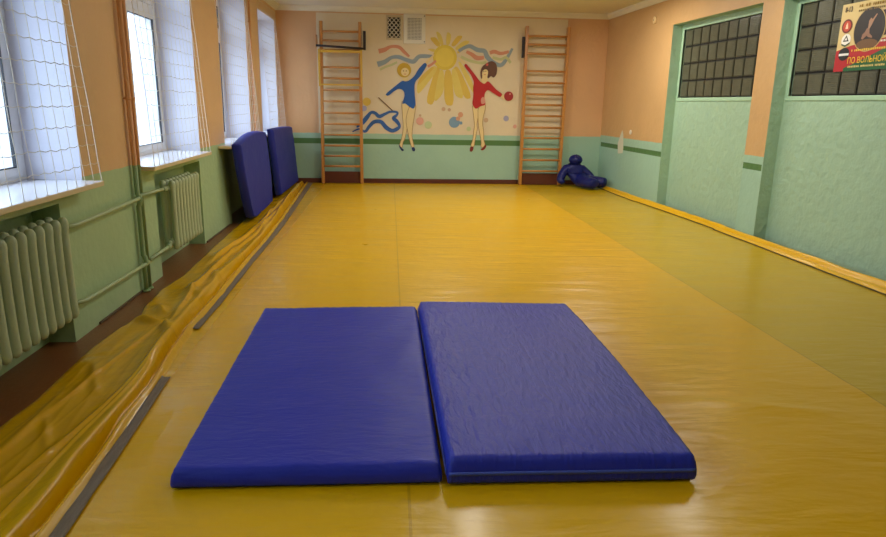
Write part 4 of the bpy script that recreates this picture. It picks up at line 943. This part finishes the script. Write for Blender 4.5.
# two small wrestlers in the oval picture
flat('wrestler_figure', [(.235,.29),(.25,.285),(.27,.325),(.30,.30),(.335,.29),(.335,.305),(.305,.335),(.30,.375),(.275,.385),(.26,.35),(.24,.33)], (150,112,88), .004)
flat('wrestler_figure', [(.285,.38),(.30,.375),(.315,.41),(.33,.45),(.355,.50),(.345,.505),(.315,.46),(.30,.475),(.285,.45)], (166,128,100), .0045)
oval('emblem_ring', .075,.43,.052,.066,(110,36,26), .003); oval('emblem_disc', .075,.43,.038,.050,(196,70,40), .0035)
flat('emblem_figure', [(.062,.405),(.090,.405),(.084,.44),(.076,.465),(.066,.44)], (236,206,170), .004)
oval('emblem_ring', .085,.30,.046,.056,(235,232,222), .003)
flat('emblem_mark', [(.055,.285),(.115,.285),(.085,.345)], (30,34,32), .0035); flat('emblem_mark', [(.070,.296),(.100,.296),(.085,.326)], (235,232,222), .004)
flat('emblem_ribbon', [(.045,.255),(.085,.235),(.130,.262),(.130,.275),(.085,.25),(.045,.268)], (36,70,44), .0045)
oval('emblem_ring', .085,.165,.055,.062,(20,22,24), .003); flat('emblem_bar', [(.035,.150),(.135,.150),(.135,.172),(.035,.172)], (232,230,226), .0035)
def text(s, a, z, h, col, d=.005, weight=0, sx=1.0):
    cu = bpy.data.curves.new('printed_text','FONT'); cu.body = s; cu.size = h; cu.offset = weight
    o = bpy.data.objects.new('tmp', cu); COL.objects.link(o); bpy.context.view_layer.update()
    me = bpy.data.meshes.new_from_object(o.evaluated_get(bpy.context.evaluated_depsgraph_get()))
    bpy.data.objects.remove(o)
    me.name = 'printed_text'
    for v in me.vertices: v.co = Vector(pp(a+v.co.x*sx*.62, z+v.co.y, d))-poster.location
    me.materials.clear(); me.materials.append(mat('poster_%d_%d_%d'%col, srgb(*col), .4))
    t = bpy.data.objects.new('printed_text', me); COL.objects.link(t); t.parent = poster
text('8-13', .035,.565,.065,(60,44,22), weight=.002)
def print_line(a0, a1, z, h, col, seed, d=.005):     # a line of small print too fine to read: a row of short marks
    rr = random.Random(seed); bm = bmesh.new(); a = a0
    while a < a1:
        w = rr.uniform(.35,.75)*h
        if rr.random() < .14: a += h*.6; continue
        z0 = z+rr.uniform(0,.12)*h; z1 = z+h*rr.uniform(.85,1)
        bm.faces.new([bm.verts.new(pp(u,v,d)) for u,v in ((a,z0),(a+w,z0),(a+w,z1),(a,z1))]); a += w+.22*h
    part('small_print', bm, mat('poster_%d_%d_%d'%col, srgb(*col), .4), poster)
print_line(.17,.60,.585,.030,(150,116,20),1); print_line(.17,.55,.548,.020,(120,96,40),2)
print_line(.16,.90,.180,.022,(226,186,60),3)
text('ПО ВОЛЬНОЙ БОРЬБЕ', .135,.070,.080,(244,204,40), d=.008, sx=1.08)
print_line(.135,.90,.030,.020,(214,196,120),4)
print_line(.48,.90,.285,.034,(236,230,220),5); print_line(.42,.90,.245,.020,(236,230,220),6)

# ------------------------------------------------------------------ ceiling lamps (all above the picture; far and left ones added as fill)
def lamp(x, y, p, label):
    root = thing('ceiling_lamp', label, 'lamp', (x,y,ZC-.01))
    bm = bmesh.new(); add_box(bm, x-.12,x+.12,y-.62,y+.62,ZC-.06,ZC-.002); part('housing', bm, WV, root, bevel=.01)
    m = bpy.data.materials.get('lamp_tube')
    if not m:
        m = bpy.data.materials.new('lamp_tube'); m.use_nodes=True; b=m.node_tree.nodes['Principled BSDF']
        b.inputs['Emission Color'].default_value=(1,.94,.84,1); b.inputs['Emission Strength'].default_value=5
    for dx in (-.06,.06):
        bm = bmesh.new(); add_tube(bm,[(x+dx,y-.59,ZC-.078),(x+dx,y+.59,ZC-.078)],.013,10); part('lamp_tube', bm, m, root)
    d = bpy.data.lights.new('lamp_light','AREA'); d.shape='RECTANGLE'; d.size=.22; d.size_y=1.2; d.energy=p; d.color=(1,.95,.86)
    o = bpy.data.objects.new('lamp_light', d); COL.objects.link(o); o.parent=root; o.location=(0,0,-.095)
for x,y,k in ((3.1,9.7,1.5),(3.4,6.6,.9),(.9,9.7,1.5),(.9,6.4,1.1),(.9,1.2,.35)):
    lamp(x,y,LAMP_POWER*k,'white twin tube ceiling lamp over the %s of the hall, %s row'%({9.7:'far end (added fill)',6.6:'middle',6.4:'middle',1.2:'near part'}[y],'right' if x>2 else 'left'))

# ------------------------------------------------------------------ groups of repeats
GR = {'cast_iron_radiator':'radiators under the windows','heating_riser_pipe':'heating risers on the window wall','radiator_branch_pipe':'branch pipes of the radiators',
      'window_net':'nets before the windows','wall_bars':'wall bars either side of the mural','folding_gym_mat':'blue mats on the floor','leaning_gym_mat':'blue mats leaning on the window wall','ceiling_lamp':'ceiling lamps'}
for o in SC.objects:
    k = o.name.split('.')[0]
    if not o.parent and k in GR: o['group'] = GR[k]
